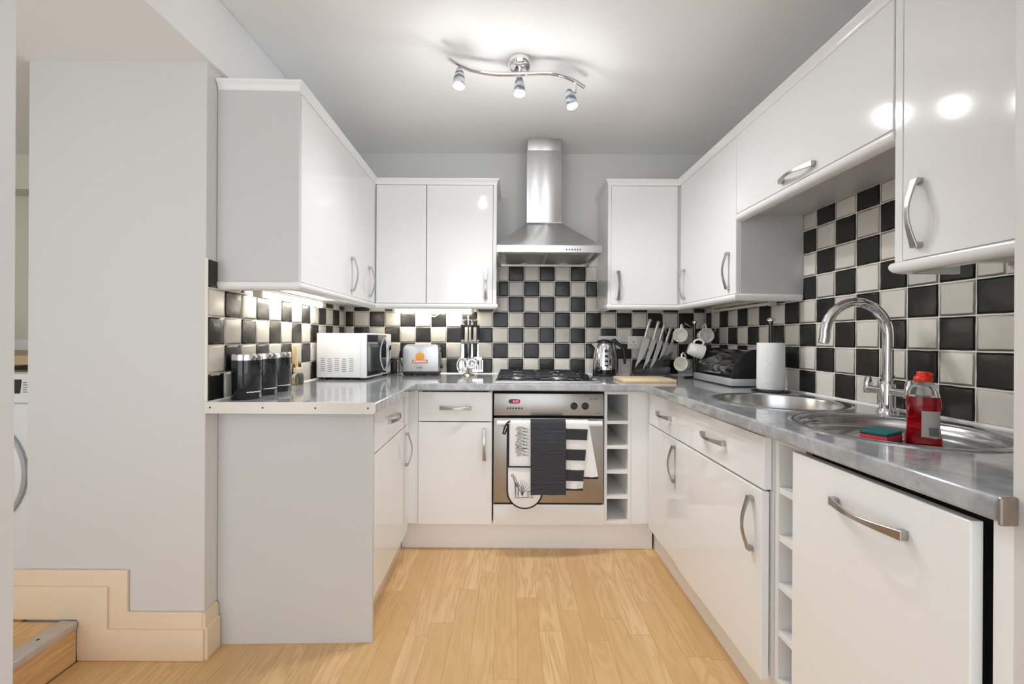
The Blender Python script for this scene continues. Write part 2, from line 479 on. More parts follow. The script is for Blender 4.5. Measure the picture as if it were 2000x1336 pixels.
def copy_tree(o, dW, label=None, parent=None):
    "copy a thing with its parts; dW moves the copy in the world"
    c = link(o.copy()); c.parent = parent
    if parent is None:
        c.matrix_world = dW @ ROOT[o.name]; ROOT[c.name] = dW @ ROOT[o.name]
        if label: c['label'] = label
    else:
        ROOT[c.name] = ROOT[parent.name]
    for ch in o.children: copy_tree(ch, dW, None, c)
    return c
def text_part(txt, name, m, parent, Mw, size, extrude=0.0004):
    "flat lettering; Mw places the text plane (x right, y up) in the world"
    cu = bpy.data.curves.new(name, 'FONT'); cu.body = txt; cu.size = size; cu.extrude = extrude
    cu.align_x = 'CENTER'; cu.align_y = 'CENTER'
    t = bpy.data.objects.new(name, cu); COL.objects.link(t)
    dg = bpy.context.evaluated_depsgraph_get()
    me = bpy.data.meshes.new_from_object(t.evaluated_get(dg)); me.name = name
    bpy.data.objects.remove(t)
    me.transform(ROOT[parent.name].inverted() @ Mw)
    me.materials.clear(); me.materials.append(m)
    o = link(bpy.data.objects.new(name, me)); o.parent = parent; ROOT[o.name] = ROOT[parent.name]
    return o

# ================================================================== STRUCTURE
# floor: base slab with separate oak strips
floor = struct(MB().box(-1.60, 1.45, -0.6, D + 0.1, -0.12, -0.004), 'floor', M_floorbase,
               label='oak strip floor of the kitchen')
SW = 0.0865
plank_meshes = {}
def plank_mesh(L):
    key = round(L, 2)
    if key not in plank_meshes:
        me = MB().box(0.0002, SW - 0.0002, 0.0003, key - 0.0003, -0.005, 0.0).mesh('plank', FW, bevel=0.0004, smooth=False)
        me.materials.append(M_oak); plank_meshes[key] = me
    return plank_meshes[key]
x = -1.531
while x < 0.86:
    y = 0.2 + rnd.random() * 0.7
    while y < 2.40:
        L = rnd.choice([0.34, 0.46, 0.58, 0.72, 0.86])
        if y + L > 0.9:
            o = link(bpy.data.objects.new('plank', plank_mesh(L))); o.parent = floor
            o.location = (x, y, 0)
        y += L
    x += SW

# ceiling and the lower soffit of the hall
struct(MB().box(-3.3, 2.5, -2.3, D + 0.1, CEIL, CEIL + 0.1), 'ceiling', M_ceil, label='white plaster kitchen ceiling')
struct(MB().prism([(-3.2, -0.6), (-1.075, -0.6), (-1.088, D), (-3.2, D)], 2.135, CEIL - 0.001), 'ceiling_hall', M_ceil,
       label='lower hall ceiling with its downstand edge', bevel=0.004, bseg=2)

# walls
def wall_box(F, x0, x1, z0, z1, th=0.12):
    return MB(F).bb(x0, x1, -th, 0.0, z0, z1)
wall_back = struct(wall_box(FB, -1.25, 1.42, 0, CEIL + 0.05), 'wall_back', M_paint, FB, label='painted back wall with chequered tiles')
wall_right = struct(wall_box(FR, -0.08, 2.55, 0, CEIL + 0.05), 'wall_right', M_paint, FR, label='painted right wall with chequered tiles')
NIBY = 1.515
nl = FL.inverted() @ Vector((-1.0985, NIBY, 0))
mb = MB().prism([(-1.738, NIBY), (-1.0985, NIBY), tuple(pt(FL, 0.06, 0)[:2]), (-1.738, D + 0.1)], 0, 2.36)
wall_left = struct(mb, 'wall_left', M_paint, FL, label='thick painted wall between kitchen and hall', bevel=0.004, bseg=2)
struct(MB().box(0.758, 2.5, 0.28, 0.643, 0, CEIL - 0.001), 'wall_opening_right', M_paint, label='painted wall end beside the worktop', bevel=0.004, bseg=2)
struct(MB().box(-1.00, -0.757, 0.28, 0.645, 0, 2.134), 'wall_opening_left', M_paint, label='painted wall end beside the hall', bevel=0.004, bseg=2)
struct(MB().box(-3.2, -1.70, 2.42, 2.52, 0, 2.2), 'wall_utility', M_olive, label='olive grey utility room wall')
struct(MB().box(-3.2, -1.70, 2.30, 2.42, 1.95, 2.2), 'trim_1', M_olive, label='boxed ledge on the utility wall')
struct(MB().box(-3.3, -3.2, -2.3, 2.52, 0, CEIL - 0.001), 'wall_hall', M_paint, label='far hall wall')
# unseen adjoining room, shaped to steer world light in through its open end
struct(MB().box(2.4, 2.5, -2.3, 0.28, 0, CEIL - 0.001), 'wall_lounge', M_paint, label='unseen side wall of the adjoining room, added to steer the light')
struct(MB().box(-3.2, 2.4, -2.3, -0.601, -0.12, -0.001), 'floor_lounge', M_bounce, label='unseen floor of the adjoining room, made pale to bounce light up')

# ------------------------------------------------------------------ tiles, one by one
P = 0.1035
def tile_mesh(name, m, seed):
    r = random.Random(seed)
    per = []
    n = 3
    for s_ in range(4):
        for k in range(n):
            t = -0.5 + k / n
            per.append([(t, -0.5), (0.5, t), (-t, 0.5), (-0.5, -t)][s_])
    j = [(r.uniform(-0.010, 0.006), r.uniform(-0.010, 0.006)) for _ in per]
    out = [(px * (1 + 2 * a), pz * (1 + 2 * c)) for (px, pz), (a, c) in zip(per, j)]
    mid = [(px * 0.990, pz * 0.990) for px, pz in out]
    inn = [(px * 0.86, pz * 0.86) for px, pz in out]
    vs_ = [(p_[0], -0.0005, p_[1]) for p_ in out] + [(p_[0], -0.0070, p_[1]) for p_ in mid] + [(p_[0], -0.0080, p_[1]) for p_ in inn]
    N = len(per)
    fs = []
    for q in range(2):
        for k in range(N):
            fs.append((q * N + k, q * N + (k + 1) % N, (q + 1) * N + (k + 1) % N, (q + 1) * N + k))
    fs.append([2 * N + k for k in range(N)])
    me = MB().add(vs_, fs).mesh(name, FW, smooth=True, angle=60)
    me.materials.append(m)
    return me
TB = [tile_mesh('tile', M_tblack, 10 + k) for k in range(6)]
TC = [tile_mesh('tile', M_tcream, 40 + k) for k in range(6)]
def tiles(wall, F, off, k0, k1, regions, gr=0.0030):
    for (x0, x1, z0, z1) in regions:
        g = MB(F).bb(x0, x1, 0.0, 0.0066, z0, z1)
        part(g, 'grout', M_grout, wall, smooth=False)
    for k in range(k0, k1):
        for r_ in range(0, 9):
            cx0, cx1, cz0, cz1 = off + k * P, off + (k + 1) * P, WT + r_ * P, WT + (r_ + 1) * P
            cuts = {}
            for (x0, x1, z0, z1) in regions:
                a0, a1, c0, c1 = max(cx0, x0), min(cx1, x1), max(cz0, z0), min(cz1, z1)
                if a1 - a0 > 0.008 and c1 - c0 > 0.008:
                    key = (round(c0, 4), round(c1, 4))
                    if key in cuts: cuts[key] = (min(cuts[key][0], a0), max(cuts[key][1], a1))
                    else: cuts[key] = (a0, a1)
            for (c0, c1), (a0, a1) in cuts.items():
                me = rnd.choice(TB if (k + r_) % 2 else TC)
                o = link(bpy.data.objects.new('tile', me)); o.parent = wall
                o.location = ((a0 + a1) / 2, -0.001, (c0 + c1) / 2)
                o.scale = (a1 - a0 - gr, 1, c1 - c0 - gr)
UB = 1.357           # underside of the wall cabinets
tiles(wall_back, FB, 0.0749, -12, 12, [(-1.12, -0.098, WT, UB), (-0.098, 0.567, WT, 1.6375), (0.567, 1.288, WT, UB)])
tiles(wall_right, FR, D - 1.8281, -10, 13, [(0.012, 0.932, WT, UB), (0.932, 1.708, WT, 1.713), (1.708, 2.20, WT, UB)])
tiles(wall_left, FL, 1.6053 - D, -1, 12, [(-1.3300, -1.276, WT + 0.002, 1.43), (-1.276, -0.012, WT + 0.002, UB)])
part(MB(FL).bb(-1.3345, -1.330, 0.0, 0.010, WT + 0.006, 1.432), 'tile_trim', M_grout, wall_left, bevel=0.001)
# sealant beads along the worktop
for F_, wl, x0, x1 in ((FB, wall_back, -1.11, 1.285), (FR, wall_right, 0.012, 2.19), (FL, wall_left, -1.33, -0.012)):
    mb = MB(F_).prism([(-0.0, WT - 0.001), (-0.015, WT - 0.001), (-0.009, WT + 0.006), (-0.0, WT + 0.012)], x0, x1, 'x')
    part(mb, 'sealant', M_trimw, wl)

# ------------------------------------------------------------------ skirting of the hall wall
sk = struct(MB().prism([(-1.80, 0.145), (-1.537, 0.145), (-1.537, 0.0), (-1.0985, 0.0), (-1.0985, 0.168), (-1.366, 0.168), (-1.366, 0.317), (-1.80, 0.317)],
                       NIBY - 0.011, NIBY, 'y'), 'baseboard_left', M_pine, label='cream stepped skirting board on the hall wall', bevel=0.004, bseg=2)
part(MB().prism([(-1.80, 0.146), (-1.536, 0.146), (-1.536, 0.001), (-1.0895, 0.001), (-1.0895, 0.111), (-1.430, 0.111), (-1.430, 0.262), (-1.80, 0.262)],
                NIBY - 0.019, NIBY - 0.009, 'y'), 'lower_board', M_pine, sk, bevel=0.002, bseg=2)
pa, pb_ = pt(FL, nl.x - 0.011, 0.0), pt(FL, -1.267, 0.0)
part(MB().sweep([(pb_.x, pb_.y), (pa.x, pa.y)][::-1], [(0.0, 0.0), (0.018, 0.0), (0.018, 0.111), (0.011, 0.116), (0.010, 0.160), (0.003, 0.168), (0.0, 0.168)]),
     'return_board', M_pine, sk, bevel=0.001)

# ------------------------------------------------------------------ hall step
st = thing('step', (-1.535, 1.2, 0), 'oak step with metal nosing up to the hall', 'step')
part(MB().box(-3.2, -1.553, -0.6, 1.494, 0.0, 0.135), 'step_core', M_floorbase, st)
struct(MB().box(-3.2, -1.7385, 1.4945, 2.42, 0.0, 0.139), 'floor_hall', M_oak, label='oak floor of the utility room')
part(MB().box(-1.553, -1.536, -0.6, 1.494, 0.0, 0.135), 'riser', M_oak, st, bevel=0.001)
yy = 1.494
for k in range(12):
    part(MB().box(-3.2, -1.552, yy - 0.0832, yy, 0.135, 0.1395), 'tread_plank', M_oak, st, bevel=0.0007)
    yy -= 0.0835
nose = part(MB().prism([(-1.592, 0.1395), (-1.592, 0.1445), (-1.535, 0.1445), (-1.531, 0.141), (-1.531, 0.118), (-1.5355, 0.118), (-1.5355, 0.1395)], -0.6, 1.494, 'y'),
            'nosing', M_alu, st, bevel=0.001)
for k in range(3):
    part(MB().lathe([(0.0045, 0.1440), (0.0045, 0.1452)], (-1.566, 1.40 - 0.30 * k, 0), 10), 'screw', M_dark, nose)

# ================================================================== FITTED CABINETS
DB0, DB1 = 0.557, 0.577          # base door back / front, distance out of the wall
def carcass(F, x0, x1, b0, b1, z0, z1, t=0.018, shelves=()):
    mb = MB(F)
    mb.bb(x0, x0 + t, b0, b1, z0, z1); mb.bb(x1 - t, x1, b0, b1, z0, z1)
    mb.bb(x0 + t, x1 - t, b0, b1, z0, z0 + t)
    mb.bb(x0 + t, x1 - t, b0, b0 + 0.006, z0 + t, z1)
    for z in shelves: mb.bb(x0 + t, x1 - t, b0 + 0.006, b1, z, z + t)
    return mb
def handle(F, parent, x, b, z, vert=True, L=0.166, flip=1):
    "bowed flat handle; (x, b, z) is its middle on the door face"
    N = 15
    pts_, ws = [], []
    for i in range(N):
        s_ = -1 + 2 * i / (N - 1)
        out = 0.013 + 0.020 * math.cos(s_ * PI / 2) ** 1.15
        a = s_ * (L / 2)
        pts_.append((x, -(b + out), z + a) if vert else (x + a, -(b + out), z))
        ws.append(0.0105 + 0.0085 * abs(s_) ** 1.6)
    mb = MB(F).strap(pts_, ws, (1, 0, 0) if vert else (0, 0, 1), 0.0055)
    for e in (-1, 1):
        a = e * (L / 2 - 0.006)
        if vert: mb.bb(x - 0.009, x + 0.009, b - 0.001, b + 0.0155, z + a - 0.0065, z + a + 0.0065)
        else: mb.bb(x + a - 0.0065, x + a + 0.0065, b - 0.001, b + 0.0155, z - 0.009, z + 0.009)
    return part(mb, 'handle', M_bronze, parent, bevel=0.0008, smooth=True, angle=40)
def front(F, parent, name, x0, x1, z0, z1, b0, b1, m=None):
    g = 0.0016
    return part(MB(F).bb(x0 + g, x1 - g, b0, b1, z0 + g, z1 - g), name, m or M_white, parent, bevel=0.0022, bseg=3, smooth=False)

# ---- left run, base
t = thing('base_cabinet', (-0.95, 0.28, 0), 'white gloss base cabinet under the black canisters, drawer over door', 'cabinet', 'base cabinets', FL)
part(carcass(FL, -1.243, -0.66, 0.004, DB0 - 0.002, 0.15, 0.872), 'carcass', M_carc, t)
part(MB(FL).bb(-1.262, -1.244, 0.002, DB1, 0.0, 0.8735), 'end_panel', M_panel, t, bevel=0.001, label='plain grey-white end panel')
d = front(FL, t, 'drawer_front', -1.243, -0.66, 0.706, 0.864, DB0, DB1); handle(FL, d, -0.975, DB1, 0.793, False)
d = front(FL, t, 'door', -1.243, -0.66, 0.152, 0.704, DB0, DB1); handle(FL, d, -0.722, DB1, 0.588)
part(MB(FL).bb(-1.243, -0.55, 0.500, 0.516, 0.0, 0.15), 'plinth', M_white, t, bevel=0.001)
# ---- back run, base
t = thing('base_cabinet', (-0.305, 0.28, 0), 'white gloss base cabinet left of the oven, drawer over door', 'cabinet', 'base cabinets', FB)
part(carcass(FB, -0.503, -0.106, 0.004, DB0, 0.15, 0.872), 'carcass', M_carc, t)
d = front(FB, t, 'drawer_front', -0.503, -0.106, 0.704, 0.864, DB0, DB1); handle(FB, d, -0.303, DB1, 0.777, False)
d = front(FB, t, 'door', -0.503, -0.106, 0.152, 0.702, DB0, DB1); handle(FB, d, -0.147, DB1, 0.582)
t = thing('corner_post', (-0.52, 0.56, 0), 'narrow white filler post in the left inner corner of the base cabinets', 'filler panel', None, FB)
part(MB(FB).bb(-0.590, -0.5045, 0.540, 0.566, 0.152, 0.872), 'front_strip', M_white, t, bevel=0.001)
part(MB(FL).bb(-0.6585, -0.560, 0.535, 0.561, 0.152, 0.872), 'side_strip', M_white, t, bevel=0.001)
# plinth along the back
single(MB(FB).bb(-0.605, 0.772, 0.503, 0.519, 0.0, 0.150), 'plinth', M_white, (0.08, 0.51, 0), 'long white plinth under the oven and the back cabinets', 'plinth', None, FB, bevel=0.001)
# ---- wine rack beside the oven
def wine_rack(F, x0, x1, bf, label, nshelf, zs):
    t = thing('wine_rack', ((x0 + x1) / 2, 0.28, 0.15), label, 'wine rack', 'open wine racks', F)
    for a_, b_ in ((x0, x0 + 0.016), (x1 - 0.016, x1)):
        part(MB(F).bb(a_, b_, 0.01, bf, 0.152, 0.870), 'side_panel', M_carc, t, bevel=0.0006)
    part(MB(F).bb(x0 + 0.0155, x1 - 0.0155, 0.008, 0.0205, 0.152, 0.870), 'back_panel', M_carc, t)
    part(MB(F).bb(x0 + 0.016, x1 - 0.016, 0.02, bf, 0.852, 0.870), 'top_rail', M_carc, t, bevel=0.0006)
    for z in zs:
        part(MB(F).bb(x0 + 0.016, x1 - 0.016, 0.02, bf - 0.002, z, z + 0.018), 'shelf', M_carc, t, bevel=0.0006)
    return t
wine_rack(FB, 0.4965, 0.640, 0.562, 'white open wine rack of five slots right of the oven', 5, [0.152, 0.288, 0.424, 0.558, 0.692])
t = thing('corner_post', (0.69, 0.54, 0), 'white filler post in the right inner corner of the base cabinets', 'filler panel', None, FB)
part(MB(FB).bb(0.641, 0.750, 0.530, 0.556, 0.152, 0.872), 'front_strip', M_white, t, bevel=0.001)
part(MB(FR).bb(0.500, 0.5615, 0.540, 0.567, 0.152, 0.872), 'side_strip', M_white, t, bevel=0.001)
# ---- right run, base
t = thing('base_cabinet', (0.755, 0.28, 0), 'white gloss base cabinet by the chopping board corner, narrow drawer over door', 'cabinet', 'base cabinets', FR)
part(carcass(FR, 0.563, 0.949, 0.004, DB0 - 0.002, 0.15, 0.70), 'carcass', M_carc, t)
d = front(FR, t, 'drawer_front', 0.563, 0.949, 0.700, 0.864, DB0, DB1); handle(FR, d, 0.790, DB1, 0.782, False)
d = front(FR, t, 'door', 0.563, 0.949, 0.140, 0.698, DB0, DB1); handle(FR, d, 0.916, DB1, 0.586)
t = thing('base_cabinet', (1.27, 0.28, 0), 'widest white gloss base cabinet under the deep sink bowl, drawer over door', 'cabinet', 'base cabinets', FR)
part(carcass(FR, 0.952, 1.585, 0.004, DB0 - 0.002, 0.15, 0.70), 'carcass', M_carc, t)
part(MB(FR).bb(1.571, 1.5865, 0.20, DB0 - 0.003, 0.7005, 0.871), 'side_panel', M_carc, t)
d = front(FR, t, 'drawer_front', 0.952, 1.582, 0.704, 0.864, DB0, DB1 + 0.003); handle(FR, d, 1.280, DB1 + 0.003, 0.788, False)
d = front(FR, t, 'door', 0.952, 1.578, 0.138, 0.701, DB0 + 0.004, DB1 + 0.007); handle(FR, d, 1.528, DB1 + 0.007, 0.586)
wine_rack(FR, 1.590, 1.716, 0.553, 'white open wine rack beside the dishwasher door', 5, [0.152, 0.292, 0.430, 0.568, 0.706])
t = thing('dishwasher', (1.93, 0.28, 0), 'built-in dishwasher behind a white gloss door with a wide bowed handle', 'dishwasher', None, FR)
part(MB(FR).bb(1.722, 2.160, 0.03, 0.540, 0.140, 0.868), 'body', M_dark, t)
d = front(FR, t, 'door', 1.722, 2.150, 0.125, 0.860, 0.572, 0.594); handle(FR, d, 1.955, 0.594, 0.785, False, 0.176)
single(MB(FR).bb(2.166, 2.196, 0.01, 0.578, 0.0, 0.872), 'end_panel', M_trimw, (2.18, 0.3, 0), 'narrow white end panel between the dishwasher and the wall end', 'panel', None, FR, bevel=0.001)
single(MB(FR).bb(0.505, 2.165, 0.512, 0.528, 0.0, 0.137), 'plinth', M_white, (1.3, 0.52, 0), 'long white plinth under the sink side cabinets', 'plinth', None, FR, bevel=0.001)

# ---- worktop, one continuous U
WB = 0.622
iL, iR = meet(FL, WB - 0.004, FB, WB), meet(FR, WB, FB, WB)
a0 = pt(FL, nl.x - 0.004, 0.012)
mb = MB().prism([tuple(v[:2]) for v in (
    pt(FL, nl.x - 0.004, 0.0), pt(FL, nl.x - 0.002, 0.606), pt(FL, -0.75, WB - 0.008), iL, iR, pt(FR, 2.193, 0.600), pt(FR, 2.193, 0.0),
    meet(FR, 0.0, FB, 0.0), meet(FL, 0.0, FB, 0.0))], WT - 0.039, WT)
worktop = thing('worktop', (0, 2.4, WT - 0.039), 'grey marbled U-shaped worktop running round three walls', 'worktop')
S1, S2, SR = (1.205, 0.300), (1.700, 0.303), 0.228
slab = part(mb, 'slab', M_stone, worktop, bevel=0.007, bseg=5, smooth=False)
def hole(F, x, b, r):
    c = MB(F).lathe([(r, WT - 0.08), (r, WT + 0.03)], (x, -b, 0), 48)
    me = c.mesh('hole', ROOT['worktop'].inverted())
    return me
bmc = bmesh.new()
for (sx, sb) in (S1, S2):
    bmc.from_mesh(hole(FR, sx, sb, SR - 0.016))
mec = bpy.data.meshes.new('cut'); bmc.to_mesh(mec); bmc.free()
cutter = link(bpy.data.objects.new('cutter', mec)); cutter.parent = worktop
bo = slab.modifiers.new('cut', 'BOOLEAN'); bo.operation = 'DIFFERENCE'; bo.object = cutter; bo.solver = 'EXACT'
dg = bpy.context.evaluated_depsgraph_get(); dg.update()
me2 = bpy.data.meshes.new_from_object(slab.evaluated_get(dg)); me2.name = 'slab'
me2.shade_flat()
slab.modifiers.clear(); slab.data = me2
bpy.data.objects.remove(cutter)
# end strips
es = part(MB().prism([(a0.x - 0.013, WT - 0.036), (-0.494, WT - 0.036), (-0.488, WT - 0.030), (-0.488, WT), (-0.492, WT + 0.005), (a0.x - 0.013, WT + 0.005)], NIBY - 0.006, NIBY - 0.0005, 'y'),
          'end_strip', M_strip, worktop, label='beige metal end strip with screws')
for k in range(4):
    part(MB().lathe([(0.0032, NIBY - 0.0068), (0.0032, NIBY - 0.005)], (-1.078 + 0.188 * k, 0, WT - 0.015), 8, 'y'), 'screw', M_dark, es)
part(MB(FR).bb(2.1925, 2.1995, 0.570, 0.604, WT - 0.041, WT + 0.002), 'end_cap', M_brz, worktop, bevel=0.002, label='small bronze corner cap')

# ---- wall cabinets (door fronts stand UL, UBK, URT out of the left, back and right wall)
CT = 2.068
UL, UBK, URT, DT = 0.302, 0.315, 0.312, 0.019
HZ, HLEN = 1.469, 0.172
t = thing('wall_cabinet', (-0.98, 0.15, UB), 'white gloss wall cabinet above the canisters with a grey end panel', 'cabinet', 'wall cabinets', FL)
part(MB(FL).bb(-1.257, -0.674, 0.003, UL - DT - 0.001, UB, CT), 'carcass', M_carc, t)
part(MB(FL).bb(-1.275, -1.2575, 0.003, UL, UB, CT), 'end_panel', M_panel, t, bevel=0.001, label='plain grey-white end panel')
d = front(FL, t, 'door', -1.257, -0.674, UB, CT - 0.002, UL - DT, UL); handle(FL, d, -0.722, UL, HZ, True, HLEN)
cL = meet(FL, UL - DT - 0.001, FB, UBK - DT - 0.001)
t = thing('corner_wall_cabinet', (-0.95, 2.66, UB), 'white L-shaped corner wall cabinet above the microwave', 'cabinet', 'wall cabinets')
part(MB().prism([tuple(v[:2]) for v in (pt(FL, -0.6725, 0.003), pt(FL, -0.6725, UL - DT - 0.001), cL, pt(FB, -0.518, UBK - DT - 0.001), pt(FB, -0.518, 0.003), meet(FL, 0.003, FB, 0.003))], UB, CT), 'carcass', M_carc, t)
d = front(FL, t, 'door', -0.6725, -0.322, UB, CT - 0.002, UL - DT, UL); handle(FL, d, -0.440, UL, HZ, True, HLEN)
d = front(FB, t, 'door', -0.818, -0.518, UB, CT - 0.002, UBK - DT, UBK)
t = thing('wall_cabinet', (-0.31, 0.15, UB), 'white gloss wall cabinet left of the cooker hood', 'cabinet', 'wall cabinets', FB)
part(MB(FB).bb(-0.516, -0.119, 0.003, UBK - DT - 0.001, UB, CT), 'carcass', M_carc, t)
part(MB(FB).bb(-0.1185, -0.098, 0.003, UBK, UB, CT), 'end_panel', M_white, t, bevel=0.001)
d = front(FB, t, 'door', -0.516, -0.119, UB, CT - 0.002, UBK - DT, UBK); handle(FB, d, -0.161, UBK, HZ, True, HLEN)
cR = meet(FR, URT - DT - 0.001, FB, UBK - DT - 0.001)
t = thing('corner_wall_cabinet', (0.95, 2.66, UB), 'white L-shaped corner wall cabinet right of the cooker hood with three handles', 'cabinet', 'wall cabinets')
part(MB().prism([tuple(v[:2]) for v in (pt(FB, 0.586, 0.003), pt(FB, 0.586, UBK - DT - 0.001), cR, pt(FR, 0.914, URT - DT - 0.001), pt(FR, 0.914, 0.003), meet(FR, 0.003, FB, 0.003))], UB, CT), 'carcass', M_carc, t)
part(MB(FB).bb(0.567, 0.5855, 0.003, UBK, UB, CT), 'end_panel', M_white, t, bevel=0.001)
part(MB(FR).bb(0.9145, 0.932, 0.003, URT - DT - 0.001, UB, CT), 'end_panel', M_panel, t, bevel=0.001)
d = front(FB, t, 'door', 0.5855, 0.984, UB, CT - 0.002, UBK - DT, UBK); handle(FB, d, 0.628, UBK, HZ, True, HLEN)
d = front(FR, t, 'door', 0.326, 0.931, UB, CT - 0.002, URT - DT, URT); handle(FR, d, 0.385, URT, HZ, True, HLEN); handle(FR, d, 0.872, URT, HZ, True, HLEN)
LZ = 1.713
t = thing('bridging_wall_cabinet', (1.33, 0.15, LZ), 'short wide white lift-up wall cabinet above the tap', 'cabinet', 'wall cabinets', FR)
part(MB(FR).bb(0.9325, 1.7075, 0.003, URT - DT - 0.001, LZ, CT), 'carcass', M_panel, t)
d = front(FR, t, 'door', 0.934, 1.706, LZ, CT - 0.002, URT - DT, URT + 0.002); handle(FR, d, 1.335, URT + 0.002, 1.742, False, HLEN)
t = thing('wall_cabinet', (1.95, 0.15, UB), 'white gloss wall cabinet above the washing-up bottle, beside the wall end', 'cabinet', 'wall cabinets', FR)
part(MB(FR).bb(1.730, 2.19, 0.003, URT - DT - 0.001, UB, CT + 0.15), 'carcass', M_carc, t)
part(MB(FR).bb(1.7085, 1.7295, 0.003, URT, UB, CT + 0.15), 'end_panel', M_white, t, bevel=0.001)
d = front(FR, t, 'door', 1.730, 2.188, UB, CT + 0.14, URT - DT, URT); handle(FR, d, 1.776, URT, HZ, True, HLEN)

# ---- cornices and light pelmets
CP = [(-0.02, CT - 0.002), (0.001, CT - 0.002), (0.002, CT + 0.006), (0.006, CT + 0.016), (0.012, CT + 0.024), (0.015, CT + 0.028), (0.015, CT + 0.034), (-0.02, CT + 0.034)]
def pel(z): return [(-0.024, z), (0.000, z), (0.006, z - 0.003), (0.009, z - 0.010), (0.008, z - 0.018), (0.003, z - 0.026), (-0.006, z - 0.031), (-0.024, z - 0.032)]
xy = lambda v: (v.x, v.y)
ul, ur = meet(FL, UL, FB, UBK), meet(FR, URT, FB, UBK)
pathL = [xy(pt(FL, -1.275, 0.004)), xy(pt(FL, -1.275, UL)), xy(ul), xy(pt(FB, -0.098, UBK)), xy(pt(FB, -0.098, 0.004))]
pathR = [xy(pt(FB, 0.567, 0.004)), xy(pt(FB, 0.567, UBK)), xy(ur)]
single(MB().sweep(pathL, CP), 'cornice', M_trimw, (-0.8, 2.4, CT), 'white cornice along the top of the wall cabinets left of the cooker hood', 'cornice', bevel=0.0008)
single(MB().sweep(pathR + [xy(pt(FR, 1.7075, URT))], CP), 'cornice', M_trimw, (0.95, 2.3, CT), 'white cornice along the top of the wall cabinets right of the cooker hood', 'cornice', bevel=0.0008)
single(MB().sweep(pathL, pel(UB)), 'light_pelmet', M_trimw, (-0.8, 2.4, UB), 'white rounded pelmet under the wall cabinets left of the cooker hood', 'pelmet')
single(MB().sweep(pathR + [xy(pt(FR, 0.932, URT)), xy(pt(FR, 0.932, 0.012))], pel(UB)), 'light_pelmet', M_trimw, (0.95, 2.3, UB), 'white rounded pelmet under the corner cabinet right of the cooker hood', 'pelmet')
single(MB().sweep([xy(pt(FR, 0.934, URT - 0.002)), xy(pt(FR, 1.7065, URT - 0.002))], pel(LZ - 0.0005)), 'light_pelmet', M_trimw, (1.33, 0.3, LZ), 'white rounded pelmet under the lift-up cabinet above the tap', 'pelmet', None, FR)
single(MB().sweep([xy(pt(FR, 1.7085, 0.16)), xy(pt(FR, 1.7085, URT)), xy(pt(FR, 2.19, URT))], pel(UB)), 'light_pelmet', M_trimw, (1.9, 0.3, UB), 'white rounded pelmet under the cabinet beside the wall end', 'pelmet', None, FR)

# ================================================================== APPLIANCES
# ---- built-in oven
ov = thing('oven', (0.196, 0.30, 0.15), 'built-in stainless steel oven with a bar handle and red clock', 'oven', None, FB)
part(MB(FB).bb(-0.098, 0.4885, 0.03, 0.552, 0.272, 0.862), 'body', M_dark, ov)
part(MB(FB).bb(-0.0985, 0.4955, 0.545, 0.576, 0.153, 0.262), 'lower_panel', M_white, ov, bevel=0.002, bseg=2)
cp = part(MB(FB).bb(-0.0985, 0.4895, 0.552, 0.581, 0.738, 0.857), 'control_panel', M_ovens, ov, bevel=0.004, bseg=2)
dr = part(MB(FB).bb(-0.0985, 0.4895, 0.556, 0.580, 0.272, 0.725), 'door', M_ovens, ov, bevel=0.003, bseg=2)
part(MB(FB).bb(-0.094, 0.485, 0.5555, 0.579, 0.2655, 0.272), 'door_seal', M_dark, dr)
dsp = part(MB(FB).prism([(0.032 + 0.0115 * math.cos(R(-90 + 22.5 * k)), 0.8145 + 0.0115 * math.sin(R(-90 + 22.5 * k))) for k in range(9)] +
                        [(-0.008 + 0.0115 * math.cos(R(90 + 22.5 * k)), 0.8145 + 0.0115 * math.sin(R(90 + 22.5 * k))) for k in range(9)], -0.5822, -0.5800, 'y'),
           'display', M_disp, cp, label='dark red clock display')
text_part('6:35', 'clock_digits', M_led, dsp, FB @ Matrix.Translation((0.020, -0.5826, 0.8145)) @ Matrix.Rotation(PI / 2, 4, 'X'), 0.019)
for k in range(6):
    part(MB(FB).lathe([(0.0042, -0.590), (0.0048, -0.580)], (-0.025 + 0.0152 * k, 0, 0.778), 12, 'y'), 'button', M_black, cp)
for kx in (0.331, 0.391):
    kn = part(MB(FB).lathe([(0.0, -0.602), (0.013, -0.602), (0.0155, -0.599), (0.0165, -0.585), (0.019, -0.583), (0.019, -0.580)], (kx, 0, 0.791), 20, 'y'), 'knob', M_black, cp)
    part(MB(FB).bb(kx - 0.0025, kx + 0.0025, 0.600, 0.607, 0.778, 0.804), 'grip', M_black, kn, bevel=0.001)
part(MB(FB).lathe([(0.0035, -0.5835), (0.0035, -0.580)], (0.423, 0, 0.829), 10, 'y'), 'pilot_lamp', mat('pilot_red', (0.45, 0.02, 0.02), 0.3, bump=(50, 0.01, 0.001)), cp)
part(MB(FB).bb(0.436, 0.456, 0.5805, 0.5815, 0.828, 0.831), 'legend', M_dprint, cp)
part(MB(FB).bb(0.440, 0.472, 0.5805, 0.5815, 0.752, 0.7545), 'maker_mark', M_dprint, cp)
HBAR_B, HBAR_Z, HBAR_R = 0.622, 0.706, 0.0145
mb = MB(FB).tube([(-0.080, -HBAR_B, HBAR_Z), (-0.079, -HBAR_B, HBAR_Z), (0.471, -HBAR_B, HBAR_Z), (0.472, -HBAR_B, HBAR_Z)], [0.010, HBAR_R, HBAR_R, 0.010], 16)
mb.tube([(-0.062, -0.579, HBAR_Z), (-0.062, -HBAR_B, HBAR_Z)], 0.008, 10).tube([(0.454, -0.579, HBAR_Z), (0.454, -HBAR_B, HBAR_Z)], 0.008, 10)
part(mb, 'handle', M_trimw, dr, label='pale bar handle')

